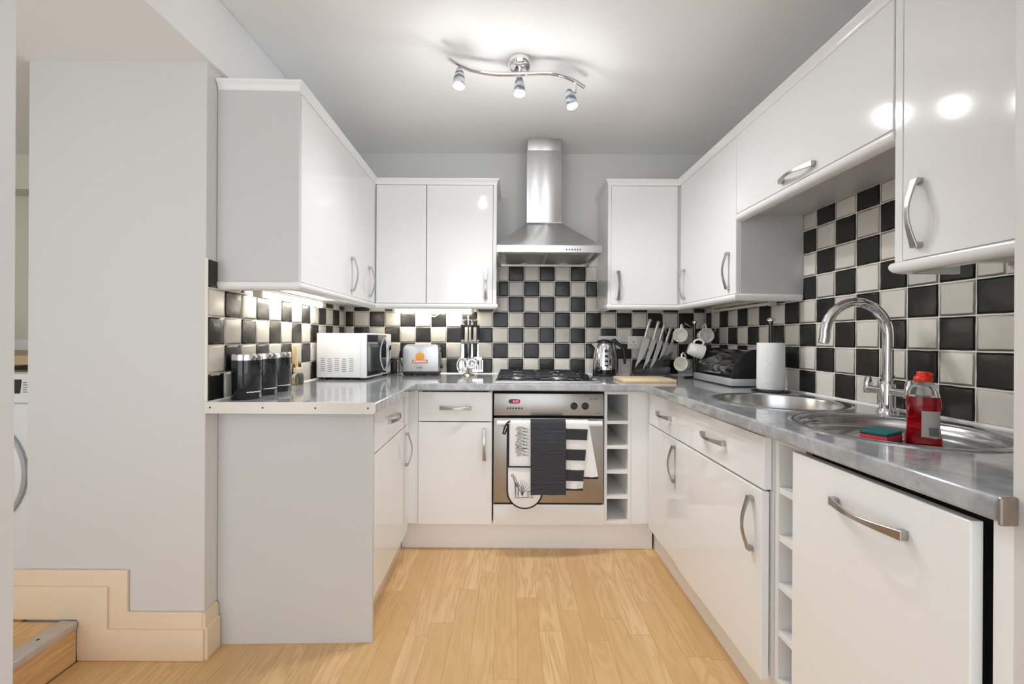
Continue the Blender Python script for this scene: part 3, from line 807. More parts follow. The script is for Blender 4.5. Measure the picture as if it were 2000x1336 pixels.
# ---- cloths over the oven handle
def cloth(name, x0, x1, xb0, xb1, zb, lift, m, label, group, waves=2.0, amp=0.003, back=0.16, seed=1, zskew=0.0, flare=0.0):
    "sheet over the bar: short drop behind, round the bar, long drop in front"
    r_ = HBAR_R + 0.0015 + lift
    prof = []
    for k in range(6):
        prof.append((HBAR_B - r_, HBAR_Z - back + back * k / 6.0, 0))
    for k in range(9):
        a = PI - PI * k / 8
        prof.append((HBAR_B + r_ * math.cos(a), HBAR_Z + r_ * math.sin(a), 0))
    n2 = 16
    for k in range(1, n2 + 1):
        prof.append((HBAR_B + r_ + 0.0006 * k + flare * min(1.0, k / 4), HBAR_Z + (zb - HBAR_Z) * k / n2, k / n2))
    th = 0.0022; nx = 14; M_, N_ = len(prof), nx + 1
    rr = random.Random(seed); ph = rr.random() * 6
    vs_ = []
    for layer in (0, 1):
        for i, (b, z, f_) in enumerate(prof):
            for j in range(N_):
                s_ = j / nx
                xx = (x0 + (x1 - x0) * s_) * (1 - f_) + (xb0 + (xb1 - xb0) * s_) * f_
                wv = amp * f_ * math.sin(s_ * waves * 2 * PI + ph) + 0.0012 * math.sin(9 * f_ + 5 * s_ + ph) * f_
                bb_ = b + wv + (0.0 if layer == 0 else -th * (1 if (z > HBAR_Z or i >= 14) else -1) * 1.0)
                vs_.append((xx, -bb_, z + f_ * zskew * (s_ - 0.5) - (0.0 if layer == 0 or 5 < i < 15 else 0)))
    fs = []
    for layer in (0, 1):
        o = layer * M_ * N_
        for i in range(M_ - 1):
            for j in range(nx):
                q = (o + i * N_ + j, o + i * N_ + j + 1, o + (i + 1) * N_ + j + 1, o + (i + 1) * N_ + j)
                fs.append(q if layer == 0 else q[::-1])
    o = M_ * N_
    for i in range(M_ - 1):
        fs.append((i * N_, (i + 1) * N_, o + (i + 1) * N_, o + i * N_))
        fs.append((i * N_ + nx, o + i * N_ + nx, o + (i + 1) * N_ + nx, (i + 1) * N_ + nx))
    for j in range(nx):
        e = (M_ - 1) * N_
        fs.append((e + j, e + j + 1, o + e + j + 1, o + e + j)); fs.append((j, o + j, o + j + 1, j + 1))
    t = thing(name, ((x0 + x1) / 2, HBAR_B, zb), label, 'oven glove' if 'glove' in name else 'tea towel', group, FB)
    part(MB(FB).add(vs_, fs), 'cloth', m, t, angle=80)
    return t
# plain white towel, behind
t = cloth('tea_towel', 0.292, 0.400, 0.310, 0.446, 0.428, 0.0005, M_cotton, 'plain white tea towel with a dark hem, partly behind the striped one', 'cloths on the oven handle', 1.0, 0.004, seed=3, zskew=0.02)
part(MB(FB).bb(0.318, 0.448, 0.6425, 0.6480, 0.424, 0.434), 'hem', M_pipe, t, bevel=0.001)
t = cloth('tea_towel', 0.278, 0.397, 0.278, 0.368, 0.372, 0.0035, M_cotton, 'black and white striped tea towel on the oven handle', 'cloths on the oven handle', 1.2, 0.003, seed=5)
def on_cloth(lift, z):
    f_ = (HBAR_Z - z) / (HBAR_Z - 0.372)
    return HBAR_B + HBAR_R + 0.0015 + lift + 0.0096 * max(0, f_)
for k in range(3):
    z1 = 0.683 - 0.1055 * k
    z0 = z1 - 0.055
    xr = lambda z: 0.3945 - 0.0288 * (HBAR_Z - z) / (HBAR_Z - 0.372)
    b1, b0 = on_cloth(0.0035, z1), on_cloth(0.0035, z0)
    mb = MB(FB).add([(0.2778, -b1 - 0.0048, z1), (xr(z1), -b1 - 0.0048, z1 - 0.003), (xr(z0), -b0 - 0.0048, z0 - 0.003), (0.2778, -b0 - 0.0048, z0),
                     (0.2778, -b1 + 0.003, z1), (xr(z1), -b1 + 0.003, z1 - 0.003), (xr(z0), -b0 + 0.003, z0 - 0.003), (0.2778, -b0 + 0.003, z0)],
                    [(0, 1, 2, 3), (7, 6, 5, 4), (0, 4, 5, 1), (1, 5, 6, 2), (2, 6, 7, 3), (3, 7, 4, 0)])
    part(mb, 'black_stripe', M_char, t, label='woven black stripe')
part(MB(FB).bb(0.2778, 0.3685, 0.6440, 0.6555, 0.366, 0.374), 'hem', M_pipe, t, bevel=0.001)
# charcoal waffle towel, outermost
t = cloth('tea_towel', 0.096, 0.279, 0.097, 0.2785, 0.347, 0.0070, M_waffle, 'charcoal waffle tea towel hanging in the middle of the oven handle', 'cloths on the oven handle', 1.6, 0.002, seed=8, flare=0.015)
# double oven glove
gx0, gx1, gz1, gr = -0.021, 0.156, 0.716, 0.0885
gl = cloth('oven_glove', gx0, 0.15, gx0, 0.15, 0.40, 0.0010, M_cotton, 'white double oven glove with black piping and a sketched zebra print', 'cloths on the oven handle', 0.6, 0.0012, seed=2)
gcx = (gx0 + gx1) / 2
arc = [(gcx + gr * math.cos(R(180 + 12 * k)), 0.364 + gr * math.sin(R(180 + 12 * k))) for k in range(16)]
def gb(z): return 0.640 + 0.010 * (HBAR_Z - z) / 0.4
outl = [(gx0, 0.486)] + arc + [(gx1, 0.486)]
mb = MB(FB)
n = len(outl)
mb.add([(p_[0], -(gb(p_[1]) + 0.010), p_[1]) for p_ in outl] + [(p_[0], -(gb(p_[1]) - 0.003), p_[1]) for p_ in outl],
       [list(range(n)), list(range(n, 2 * n))[::-1]] + [(i, n + i, n + (i + 1) % n, (i + 1) % n) for i in range(n)])
pk = part(mb, 'pocket', M_cotton, gl, bevel=0.003, bseg=2, angle=60)
ring = [(gx0, -(gb(0.70) + 0.002), 0.705), (gx0, -(gb(0.6) + 0.002), 0.60), (gx0, -(gb(0.49) + 0.003), 0.49)] + [(p_[0], -(gb(p_[1]) + 0.004), p_[1]) for p_ in arc] + [(gx1, -(gb(0.44) + 0.003), 0.44), (gx1, -(gb(0.52)), 0.52)]
part(MB(FB).tube(ring, 0.0068, 8), 'piping', M_pipe, gl)
part(MB(FB).tube([(gx0, -(gb(0.488) + 0.0105), 0.488), (0.06, -(gb(0.488) + 0.012), 0.488), (gx1, -(gb(0.488) + 0.0105), 0.488)], 0.0040, 8), 'pocket_binding', M_pipe, pk)
part(MB(FB).tube([(gx0 + 0.010, -0.640, 0.722), (gx0 - 0.004, -0.646, 0.712), (gx0 - 0.018, -0.648, 0.690), (gx0 - 0.026, -0.644, 0.655), (gx0 - 0.018, -0.642, 0.652), (gx0 - 0.006, -0.642, 0.680), (gx0 + 0.004, -0.640, 0.700)], 0.0042, 6), 'hanging_loop', M_pipe, gl)
def strokes(parent, name, lines, bfun, w=0.0010):
    mb = MB(FB)
    for ln in lines:
        pts_ = [(x_, -bfun(z_), z_) for x_, z_ in ln]
        if len(pts_) == 2:
            a_, b_ = Vector(pts_[0]), Vector(pts_[1]); pts_ = [a_, (a_ + b_) / 2, b_]
        mb.tube(pts_, [w * 0.6] + [w] * (len(pts_) - 2) + [w * 0.5], 5)
    return part(mb, name, M_ink, parent)
zx, zz = -0.004, 0.450
Z = lambda pts_: [(zx + a * 0.001, zz - b * 0.001) for a, b in pts_]
zeb = [Z([(0, 8), (4, 2), (9, 0), (14, 6), (20, 16), (27, 30), (34, 46), (40, 60)]), Z([(0, 8), (2, 12), (8, 11), (13, 20), (17, 38), (19, 54)]),
       Z([(19, 54), (20, 66), (22, 80), (21, 96), (23, 118)]), Z([(24, 64), (26, 80), (25, 100), (26, 119)]), Z([(40, 60), (42, 76), (40, 96), (41, 119)]), Z([(36, 66), (37, 84), (35, 100), (36, 119)]),
       Z([(20, 62), (30, 66), (40, 62)])]
for k in range(7): zeb.append(Z([(12 + 4.0 * k, 10 + 8.0 * k), (10 + 2.2 * k, 15 + 7.0 * k)]))
for k in range(6): zeb.append(Z([(21 + 3.4 * k, 40 + 3 * k), (23 + 3 * k, 64)]))
for k in range(7):
    a_ = R(35 + 17 * k)
    zeb.append(Z([(58, 112), (58 + 30 * math.cos(a_) * 0.6, 112 - 46 * math.sin(a_)), (58 + 44 * math.cos(a_), 112 - 84 * math.sin(a_))]))
for lx in (84, 92, 104, 110): zeb.append(Z([(lx, 88), (lx + 1, 104), (lx, 119)]))
zeb.append(Z([(76, 90), (95, 86), (116, 90)]))
zeb.append(Z([(18, 121), (44, 122), (70, 118), (116, 121)]))
strokes(pk, 'zebra_print', zeb, lambda z: gb(z) + 0.0105, 0.0015)
up = []
U = lambda pts_: [(0.005 + a * 0.001, 0.700 - b * 0.001) for a, b in pts_]
for k in range(9):
    q = rnd.random()
    y0 = 12 + 17 * k
    up.append(U([(10 + 12 * q, y0 + 8), (32, y0 - 5), (58, y0 + 4), (84, y0 + 12)]))
    up.append(U([(14 + 10 * q, y0 + 12), (30 + 8 * q, y0 + 4), (46, y0 + 9)]))
    up.append(U([(44 + 20 * q, y0 - 4), (54, y0 + 8), (70 + 8 * q, y0 + 2)]))
up.append(U([(14, 96), (18, 106), (30, 118), (50, 124), (80, 118)])); up.append(U([(12, 98), (22, 112), (40, 122)]))
strokes(gl, 'foliage_print', up, lambda z: HBAR_B + HBAR_R + 0.0042 + 0.0006 * (HBAR_Z - z) / 0.02, 0.0014)

# ---- hob
hb = thing('hob', (0.195, 0.29, WT), 'black four-burner gas hob with cast iron pan supports', 'hob', None, FB)
pl = part(MB(FB).bb(-0.092, 0.484, 0.055, 0.525, WT, WT + 0.008), 'plate', M_enamel, hb, bevel=0.002, bseg=2)
part(MB(FB).bb(-0.090, 0.482, 0.525, 0.528, WT + 0.001, WT + 0.006), 'front_trim', M_steel, pl)
for gx in (-0.075, 0.155):
    g = MB(FB)
    x0, x1 = gx, gx + 0.215
    b0, b1 = 0.075, 0.505
    zt = WT + 0.036
    for b in (b0, b1): g.bb(x0, x1, b - 0.004, b + 0.004, WT + 0.026, zt)
    for xx in (x0, x1): g.bb(xx - 0.004, xx + 0.004, b0, b1, WT + 0.026, zt)
    for xx in (x0, x1):
        for b in (b0, b1): g.bb(xx - 0.005, xx + 0.005, b - 0.005, b + 0.005, WT + 0.007, zt)
    xm = (x0 + x1) / 2
    g.bb(x0, x1, 0.288, 0.296, WT + 0.026, zt)
    for bc in (0.182, 0.398):
        for sx in (-1, 1):
            g.bb(*sorted((xm + sx * 0.030, xm + sx * 0.108)), bc - 0.0035, bc + 0.0035, WT + 0.027, zt + 0.004)
        for sb in (-1, 1):
            g.bb(xm - 0.0035, xm + 0.0035, *sorted((bc + sb * 0.030, bc + sb * 0.105)), WT + 0.027, zt + 0.004)
    part(g, 'pan_support', M_iron, hb, bevel=0.001)
    for bc, rr_ in ((0.182, 0.036), (0.398, 0.030 if gx < 0 else 0.040)):
        bu = part(MB(FB).lathe([(rr_ + 0.012, WT + 0.007), (rr_ + 0.012, WT + 0.012), (rr_, WT + 0.014), (rr_ - 0.002, WT + 0.024), (0.0, WT + 0.024)], (xm, -bc, 0), 24), 'burner', M_burn, hb)
        part(MB(FB).lathe([(rr_ - 0.004, WT + 0.0235), (rr_ - 0.002, WT + 0.028), (rr_ - 0.008, WT + 0.031), (0.0, WT + 0.031)], (xm, -bc, 0), 24), 'burner_cap', M_burn, bu)
for k in range(4):
    kb = part(MB(FB).lathe([(0.017, WT + 0.007), (0.017, WT + 0.014), (0.012, WT + 0.018), (0.011, WT + 0.028), (0.0, WT + 0.028)], (0.428, -(0.18 + 0.075 * k), 0), 16), 'knob', M_black, hb)
    part(MB(FB).bb(0.425, 0.431, 0.166 + 0.075 * k, 0.194 + 0.075 * k, WT + 0.0275, WT + 0.034), 'grip', M_black, kb, bevel=0.001)

# ---- cooker hood
ch = thing('cooker_hood', (0.2, 0.2, 1.632), 'stainless steel chimney cooker hood above the hob', 'cooker hood', None, FB)
HX0, HX1, HB = -0.091, 0.498, 0.478
mb = MB(FB)
mb.add([(HX0, -0.002, 1.672), (HX1, -0.002, 1.672), (HX1, -HB, 1.672), (HX0, -HB, 1.672), (0.085, -0.002, 1.866), (0.297, -0.002, 1.866), (0.297, -0.222, 1.866), (0.085, -0.222, 1.866)],
       [(0, 1, 2, 3), (4, 5, 6, 7), (0, 1, 5, 4), (1, 2, 6, 5), (2, 3, 7, 6), (3, 0, 4, 7)])
part(mb, 'canopy', M_hood, ch, bevel=0.0015)
lip = MB(FB)
lip.bb(HX0, HX1, HB - 0.012, HB, 1.632, 1.672); lip.bb(HX0, HX0 + 0.012, 0.002, HB - 0.012, 1.632, 1.672)
lip.bb(HX1 - 0.012, HX1, 0.002, HB - 0.012, 1.632, 1.672); lip.bb(HX0 + 0.012, HX1 - 0.012, 0.002, 0.014, 1.632, 1.672)
lp = part(lip, 'rim', M_hood, ch, bevel=0.001)
part(MB(FB).bb(HX0 + 0.012, HX1 - 0.012, 0.014, HB - 0.012, 1.644, 1.650), 'base_plate', M_hood, ch)
for x0, x1 in ((-0.045, 0.190), (0.206, 0.445)):
    f_ = part(MB(FB).bb(x0, x1, 0.070, 0.405, 1.636, 1.6445), 'grease_filter', M_filter, ch, bevel=0.002)
    part(MB(FB).bb((x0 + x1) / 2 - 0.02, (x0 + x1) / 2 + 0.02, 0.075, 0.085, 1.632, 1.6365), 'catch', M_chrome, f_, bevel=0.001)
for k in range(6):
    part(MB(FB).lathe([(0.0035, -HB - 0.004), (0.0042, -HB)], (0.299 + 0.0155 * k, 0, 1.6485), 10, 'y'), 'button', M_black, lp)
part(MB(FB).bb(0.083, 0.299, 0.002, 0.224, 1.866, 2.316), 'chimney', M_hood, ch, bevel=0.002, bseg=2)
part(MB(FB).bb(0.087, 0.295, 0.002, 0.220, 2.316, CEIL - 0.001), 'chimney_extension', M_hood, ch, bevel=0.002, bseg=2)
part(MB(FB).bb(0.081, 0.301, 0.002, 0.226, 1.864, 1.869), 'collar', M_chrome, ch)

# ---- sink bowl and drainer
def bowl(F, c, depth, r, wall):
    x, b = c
    prof = [(r, WT + 0.0005), (r, WT + 0.002), (r - 0.004, WT + 0.0042), (r - 0.020, WT + 0.0035), (r - 0.026, WT + 0.001)]
    rb = r - 0.026
    prof += [(rb - 0.002, WT - 0.006)]
    n_ = 6
    rc = min(0.035, depth * 0.7)
    prof += [(rb - wall, WT - depth + rc)]
    for k in range(1, n_ + 1):
        a = PI / 2 * k / n_
        prof.append((rb - wall - rc * (1 - math.cos(a)), WT - depth + rc * (1 - math.sin(a))))
    prof += [(0.042, WT - depth - 0.002), (0.040, WT - depth - 0.004)]
    inner = prof
    outer = [(pr_[0] + 0.0012 if i > 4 else pr_[0], pr_[1] - 0.0012) for i, pr_ in enumerate(inner)]
    return MB(F).lathe(inner + [(0.0, WT - depth - 0.004)], (x, -b, 0), 64, caps=False)
sk1 = thing('sink', (S1[0], S1[1], WT), 'deep round stainless steel sink bowl beside the paper towel', 'sink', None, FR)
part(bowl(FR, S1, 0.155, 0.232, 0.006), 'bowl', M_sink, sk1, angle=50)
part(MB(FR).lathe([(0.040, WT - 0.157), (0.038, WT - 0.154), (0.020, WT - 0.155), (0.0, WT - 0.157)], (S1[0], -S1[1], 0), 24), 'waste', M_chrome, sk1)
sk2 = thing('sink_drainer', (S2[0], S2[1], WT), 'shallow round stainless steel drainer bowl holding the red bottle', 'sink', None, FR)
part(bowl(FR, S2, 0.034, 0.240, 0.008), 'bowl', M_sink, sk2, angle=50)
part(MB(FR).lathe([(0.040, WT - 0.036), (0.038, WT - 0.033), (0.020, WT - 0.034), (0.0, WT - 0.036)], (S2[0], -S2[1], 0), 24), 'waste', M_chrome, sk2)

# ---- tap
TX, TBk = 1.452, 0.094
tp = thing('mixer_tap', (TX, TBk, WT), 'tall chrome swan-neck mixer tap with two lever handles', 'tap', None, FR)
part(MB(FR).lathe([(0.029, WT), (0.029, WT + 0.004), (0.026, WT + 0.010), (0.021, WT + 0.016), (0.0205, WT + 0.092), (0.0185, WT + 0.098), (0.0165, WT + 0.104)], (TX, -TBk, 0), 28), 'body', M_chrome, tp)
path = [(TX, -TBk, WT + 0.10 + 0.155 * k / 6) for k in range(7)]
ra = 0.1045
for k in range(1, 17):
    a = PI * 1.0 * k / 16 * 1.02
    path.append((TX, -(TBk + ra - ra * math.cos(a)), WT + 0.255 + (ra + 0.002) * math.sin(a)))
path.append((TX, path[-1][1] - 0.0045, path[-1][2] - 0.022))
sp = part(MB(FR).tube(path, [0.0152] * (len(path) - 1) + [0.0150], 20), 'spout', M_chrome, tp, angle=60)
part(MB(FR).lathe([(0.0175, WT + 0.118), (0.0175, WT + 0.124)], (TX, -TBk, 0), 24), 'collar', M_chrome, tp)
for s_ in (-1, 1):
    ar = part(MB(FR).tube([(TX + s_ * 0.015, -TBk, WT + 0.070), (TX + s_ * 0.072, -TBk, WT + 0.070)], 0.0128, 18), 'valve_arm', M_chrome, tp, angle=60)
    mb = MB(FR).prism([(-0.0130, WT + 0.056), (0.0130, WT + 0.056), (0.0125, WT + 0.072), (0.0060, WT + 0.112), (0.0020, WT + 0.116), (-0.0060, WT + 0.112), (-0.0125, WT + 0.072)],
                      TX + s_ * 0.066, TX + s_ * 0.084, 'x')
    for i in range(len(mb.v)): mb.v[i] = mb.v[i] + FR.to_3x3() @ Vector((0, -TBk, 0))
    part(mb, 'lever', M_chrome, ar, bevel=0.003, bseg=3, angle=60)

# ---- ceiling spotlight bar
tl = thing('spotlight_bar', (0.026, 1.888, CEIL), 'chrome S-curved ceiling light bar with three lit spot heads', 'ceiling light')
part(MB().lathe([(0.0, 2.355), (0.030, 2.355), (0.045, 2.360), (0.052, 2.370), (0.053, 2.389)], (0.026, 1.892, 0), 32), 'ceiling_rose', M_chrome, tl)
part(MB().tube([(0.026, 1.884, 2.36), (0.026, 1.882, 2.326)], 0.008, 10), 'stem', M_chrome, tl)
bar = [(-0.277, 1.772), (-0.255, 1.797), (-0.233, 1.820), (-0.188, 1.854), (-0.133, 1.873), (-0.077, 1.882), (-0.02, 1.882), (0.026, 1.880), (0.08, 1.876), (0.12, 1.873), (0.161, 1.874), (0.208, 1.885), (0.25, 1.907), (0.284, 1.933), (0.327, 1.973)]
part(MB().tube([(a, b, 2.325) for a, b in bar], 0.0095, 12), 'bar', M_chrome, tl, angle=60)
def spot_head(top, axis, power):
    "tapered glass head: top = pivot end, axis = pointing direction"
    ax = Vector(axis).normalized()
    q = Vector((0, 0, -1)).rotation_difference(ax).to_matrix().to_4x4()
    M4 = Matrix.Translation(top) @ q
    hd = part(MB(M4).lathe([(0.008, 0.004), (0.013, -0.004), (0.019, -0.022), (0.0235, -0.045), (0.0255, -0.070), (0.0255, -0.080), (0.0235, -0.080), (0.0235, -0.070), (0.0215, -0.045), (0.012, -0.012), (0.0, -0.010)], (0, 0, 0), 24), 'spot_head', M_shade, tl, angle=60)
    part(MB(M4).lathe([(0.0, -0.0835), (0.012, -0.083), (0.0228, -0.079), (0.0228, -0.073), (0.0, -0.073)], (0, 0, 0), 20), 'bulb', M_bulb, hd)
    ld = bpy.data.lights.new('spot_lamp', 'SPOT')
    ld.energy = power; ld.color = (0.97, 0.98, 1.0); ld.spot_size = R(152); ld.spot_blend = 1.0; ld.shadow_soft_size = 0.022
    lo = link(bpy.data.objects.new('spot_lamp', ld))
    lo.parent = tl
    lo.matrix_local = ROOT[tl.name].inverted() @ Matrix.Translation(Vector(top) + ax * 0.092) @ Vector((0, 0, -1)).rotation_difference(ax).to_matrix().to_4x4()
    gd = bpy.data.lights.new('ceiling_fill', 'POINT')          # added fill light below the head, brightens the ceiling like glass glow
    gd.energy = CEIL_FILL; gd.color = (0.97, 0.98, 1.0); gd.shadow_soft_size = 0.026
    go = link(bpy.data.objects.new('ceiling_fill', gd)); go.parent = tl
    go.matrix_local = ROOT[tl.name].inverted() @ Matrix.Translation(Vector(top) + ax * 0.125)
    return hd
CEIL_FILL = 1.15
SPOT = 19.0
spot_head((-0.233, 1.815, 2.305), (-0.01, -0.10, -1), SPOT)
spot_head((0.024, 1.880, 2.312), (0.02, -0.05, -1), SPOT)
part(MB().tube([(0.279, 1.930, 2.322), (0.279, 1.930, 2.272), (0.268, 1.930, 2.270)], 0.0065, 8), 'pivot', M_chrome, tl)
spot_head((0.250, 1.930, 2.282), (0.22, -0.12, -1), SPOT)

# ---- strip lights under the wall cabinets
def strip_light(F, x0, x1, b, lit, label):
    t = thing('strip_light', ((x0 + x1) / 2, b, UB), label, 'strip light', None, F)
    part(MB(F).bb(x0, x1, b - 0.020, b + 0.012, UB - 0.016, UB - 0.0005), 'body', M_plast if lit else M_oldpl, t, bevel=0.002)
    for x in (x0, x1 - 0.018): part(MB(F).bb(x, x + 0.018, b - 0.021, b + 0.013, UB - 0.042, UB - 0.0155), 'end_holder', M_oldpl, t, bevel=0.002)
    part(MB(F).tube([(x0 + 0.017, -b, UB - 0.029), (x1 - 0.017, -b, UB - 0.029)], 0.0080, 12), 'tube', M_tube if lit else M_tubeoff, t, angle=60)
    return t
strip_light(FL, -1.095, -0.475, 0.050, True, 'lit strip light under the wall cabinet above the canisters')
strip_light(FB, -0.790, -0.255, 0.050, True, 'lit strip light under the cabinets above the toaster')
strip_light(FR, 0.205, 0.790, 0.055, False, 'unlit strip light under the corner cabinet above the bread bin')

# ================================================================== THINGS ON THE WORKTOP
# ---- canisters
def canister(x, y, label, mark):
    t = thing('canister', (x, y, WT), label, 'canister', 'black canisters')
    part(MB().lathe([(0.0505, WT), (0.0525, WT + 0.004), (0.0525, WT + 0.148)], (x, y, 0), 40), 'body', M_gblack, t, angle=50)
    part(MB().lathe([(0.0530, WT + 0.149), (0.0530, WT + 0.169), (0.0515, WT + 0.172), (0.0, WT + 0.172)], (x, y, 0), 40), 'lid', M_chrome, t, angle=50)
    a0 = R(-58)
    q = MB()
    for k in range(7):
        a = a0 + R(9.0) * k; a2 = a0 + R(9.0) * (k + 1)
        r_ = 0.0527
        zz_ = WT + 0.026 + 0.0007 * (k % 2)
        q.add([(x + r_ * math.cos(a), y + r_ * math.sin(a), zz_), (x + r_ * math.cos(a2), y + r_ * math.sin(a2), zz_), (x + r_ * math.cos(a2), y + r_ * math.sin(a2), zz_ + 0.0032), (x + r_ * math.cos(a), y + r_ * math.sin(a), zz_ + 0.0032),
               (x + (r_ + .0005) * math.cos(a), y + (r_ + .0005) * math.sin(a), zz_), (x + (r_ + .0005) * math.cos(a2), y + (r_ + .0005) * math.sin(a2), zz_), (x + (r_ + .0005) * math.cos(a2), y + (r_ + .0005) * math.sin(a2), zz_ + 0.0032), (x + (r_ + .0005) * math.cos(a), y + (r_ + .0005) * math.sin(a), zz_ + 0.0032)],
              [(4, 5, 6, 7), (3, 2, 1, 0), (0, 1, 5, 4), (2, 3, 7, 6), (1, 2, 6, 5), (3, 0, 4, 7)])
    part(q, 'lettering', M_print, t)
canister(-1.030, 1.640, 'black canister with chrome lid, at the worktop end of the row', 0)
canister(-1.034, 1.757, 'black canister with chrome lid, middle of the row of three', 1)
canister(-1.038, 1.872, 'black canister with chrome lid, beside the reed diffuser', 2)

# ---- reed diffuser
rx, ry = -1.078, 2.125
t = thing('reed_diffuser', (rx, ry, WT), 'small glass reed diffuser with yellow sticks beside the microwave', 'diffuser')
part(MB().lathe([(0.0, WT + 0.001), (0.026, WT + 0.001), (0.028, WT + 0.004), (0.028, WT + 0.048), (0.024, WT + 0.055), (0.016, WT + 0.059)], (rx, ry, 0), 24), 'bottle', M_glassb, t, angle=50)
part(MB().lathe([(0.0, WT + 0.004), (0.0255, WT + 0.005), (0.0255, WT + 0.026), (0.0, WT + 0.026)], (rx, ry, 0), 20), 'oil', M_oil, t)
part(MB().lathe([(0.017, WT + 0.058), (0.019, WT + 0.060), (0.019, WT + 0.083), (0.017, WT + 0.085), (0.006, WT + 0.085)], (rx, ry, 0), 20), 'collar', M_collar, t)
for k, (dx, dy) in enumerate([(-0.030, -0.012), (-0.020, -0.006), (-0.016, 0.010), (-0.024, 0.004), (-0.010, -0.004)]):
    part(MB().tube([(rx + 0.008, ry, WT + 0.006), (rx + dx * 0.9, ry + dy, WT + 0.199 - 0.004 * k)], 0.0019, 6), 'reed', M_cane, t)

# ---- microwave (front faces the room, side to the cabinet end)
MWM = Matrix.Translation((-0.812, 2.352, WT)) @ Matrix.Rotation(R(-3.6), 4, 'Z')
# local: x from -0.285 (back) to 0 (door), y 0 (near side) to 0.40 (far side)
mwv = thing('microwave', tuple((MWM @ Vector((-0.14, 0.2, 0)))), 'white microwave with a dark mirrored door and bowed chrome handle', 'microwave')
part(MB(MWM).box(-0.286, -0.034, 0.0, 0.385, 0.014, 0.262), 'casing', M_mw, mwv, bevel=0.003, bseg=2)
fr = part(MB(MWM).box(-0.0335, 0.0, -0.001, 0.386, 0.012, 0.263), 'front_frame', M_mw, mwv, bevel=0.003, bseg=2)
dg_ = part(MB(MWM).box(-0.004, 0.0032, 0.010, 0.300, 0.022, 0.254), 'door', M_mirror, mwv, bevel=0.001, label='dark mirrored glass door')
N = 13
pts_ = [(0.004 + 0.026 * math.sin(PI * i / (N - 1)) ** 0.8, 0.275, 0.035 + 0.205 * i / (N - 1)) for i in range(N)]
part(MB(MWM).strap(pts_, [0.012] * N, (0, 1, 0), 0.006), 'handle', M_chrome, dg_, angle=50)
cpn = part(MB(MWM).box(-0.004, 0.0025, 0.304, 0.380, 0.022, 0.254), 'control_panel', M_mw, mwv, bevel=0.001)
for zz_ in (0.085, 0.175):
    part(MB(MWM).lathe([(0.020, 0.002), (0.018, 0.014), (0.0, 0.014)], (0, 0.342, zz_), 20, 'x'), 'dial', M_chrome, cpn)
vent = MB(MWM)
for c in range(5):
    for r_ in range(7):
        x0 = -0.262 + 0.041 * c
        z0 = 0.050 + 0.0115 * r_ - (0.003 if c % 2 else 0)
        vent.box(x0, x0 + 0.024, -0.0012, 0.003, z0, z0 + 0.0030)
v_ = part(vent, 'vent_slots', mat('vent_grey', (0.20, 0.20, 0.21), 0.6, bump=(50, 0.02, 0.001)), mwv); v_['kind'] = 'stuff'
for (a, b) in ((-0.27, 0.02), (-0.03, 0.02), (-0.27, 0.36), (-0.03, 0.36)):
    part(MB(MWM).lathe([(0.012, 0.0), (0.012, 0.0145)], (a, b, 0), 12), 'foot', M_black, mwv)

# ---- toaster
TM = Matrix.Translation((-0.579, 2.730, WT)) @ Matrix.Rotation(R(3.0), 4, 'Z')
ts = thing('toaster', tuple(TM @ Vector((0, 0, 0))), 'brushed steel toaster with an orange and red sticker', 'toaster')
def rrect(w, h, r, n=6, flat_bottom=True):
    p_ = [(-w, 0), (w, 0)] if flat_bottom else []
    for k in range(n + 1): p_.append((w - r + r * math.cos(PI / 2 * k / n), h - r + r * math.sin(PI / 2 * k / n)))
    for k in range(n + 1): p_.append((-w + r - r * math.sin(PI / 2 * k / n), h - r + r * math.cos(PI / 2 * k / n)))
    return p_
part(MB(TM).prism([(a * 1.0, b + 0.024) for a, b in rrect(0.112, 0.171, 0.030)], -0.068, 0.068, 'y'), 'shell', M_steel, ts, bevel=0.005, bseg=3, angle=50)
part(MB(TM).prism([(a, b + 0.024) for a, b in rrect(0.1165, 0.166, 0.030)], -0.058, 0.058, 'y'), 'end_caps', M_steel, ts, bevel=0.006, bseg=3, angle=50)
part(MB(TM).box(-0.114, 0.114, -0.064, 0.064, 0.006, 0.026), 'base', M_black, ts, bevel=0.004, bseg=2)
for a in (-0.085, 0.0, 0.085): part(MB(TM).box(a - 0.022, a + 0.022, -0.060, 0.060, 0.0, 0.0065), 'foot', M_black, ts, bevel=0.001)
for b in (-0.026, 0.026): part(MB(TM).box(-0.075, 0.075, b - 0.014, b + 0.014, 0.1935, 0.1962), 'bread_slot', M_dark, ts)
lv = part(MB(TM).box(0.114, 0.150, -0.012, 0.012, 0.150, 0.163), 'lever', M_black, ts, bevel=0.003, bseg=2)
part(MB(TM).lathe([(0.017, 0.115), (0.015, 0.128), (0.0, 0.128)], (0, -0.010, 0.058), 16, 'x'), 'browning_dial', M_black, ts)
stk = part(MB(TM).lathe([(0.0285, -0.0690), (0.0285, -0.0682)], (-0.006, 0, 0.118), 24, 'y'), 'sun_sticker', M_orange, ts, label='round orange sticker')
bn = part(MB(TM).box(-0.055, 0.043, -0.0700, -0.0684, 0.078, 0.101), 'banner_sticker', M_sred, ts, label='red banner sticker with white lettering')
lt = MB(TM)
for k in range(9): lt.box(-0.045 + 0.0090 * k, -0.039 + 0.0090 * k, -0.0706, -0.0698, 0.0845 + 0.001 * (k % 2), 0.0965)
part(lt, 'banner_lettering', M_print, bn)
mk = MB(TM).box(-0.026, -0.020, -0.0690, -0.0681, 0.048, 0.054)
for k in range(3): mk.box(-0.014, 0.010 - 0.004 * k, -0.0690, -0.0681, 0.0535 - 0.0038 * k, 0.0552 - 0.0038 * k)
part(mk, 'maker_mark', M_dprint, ts)
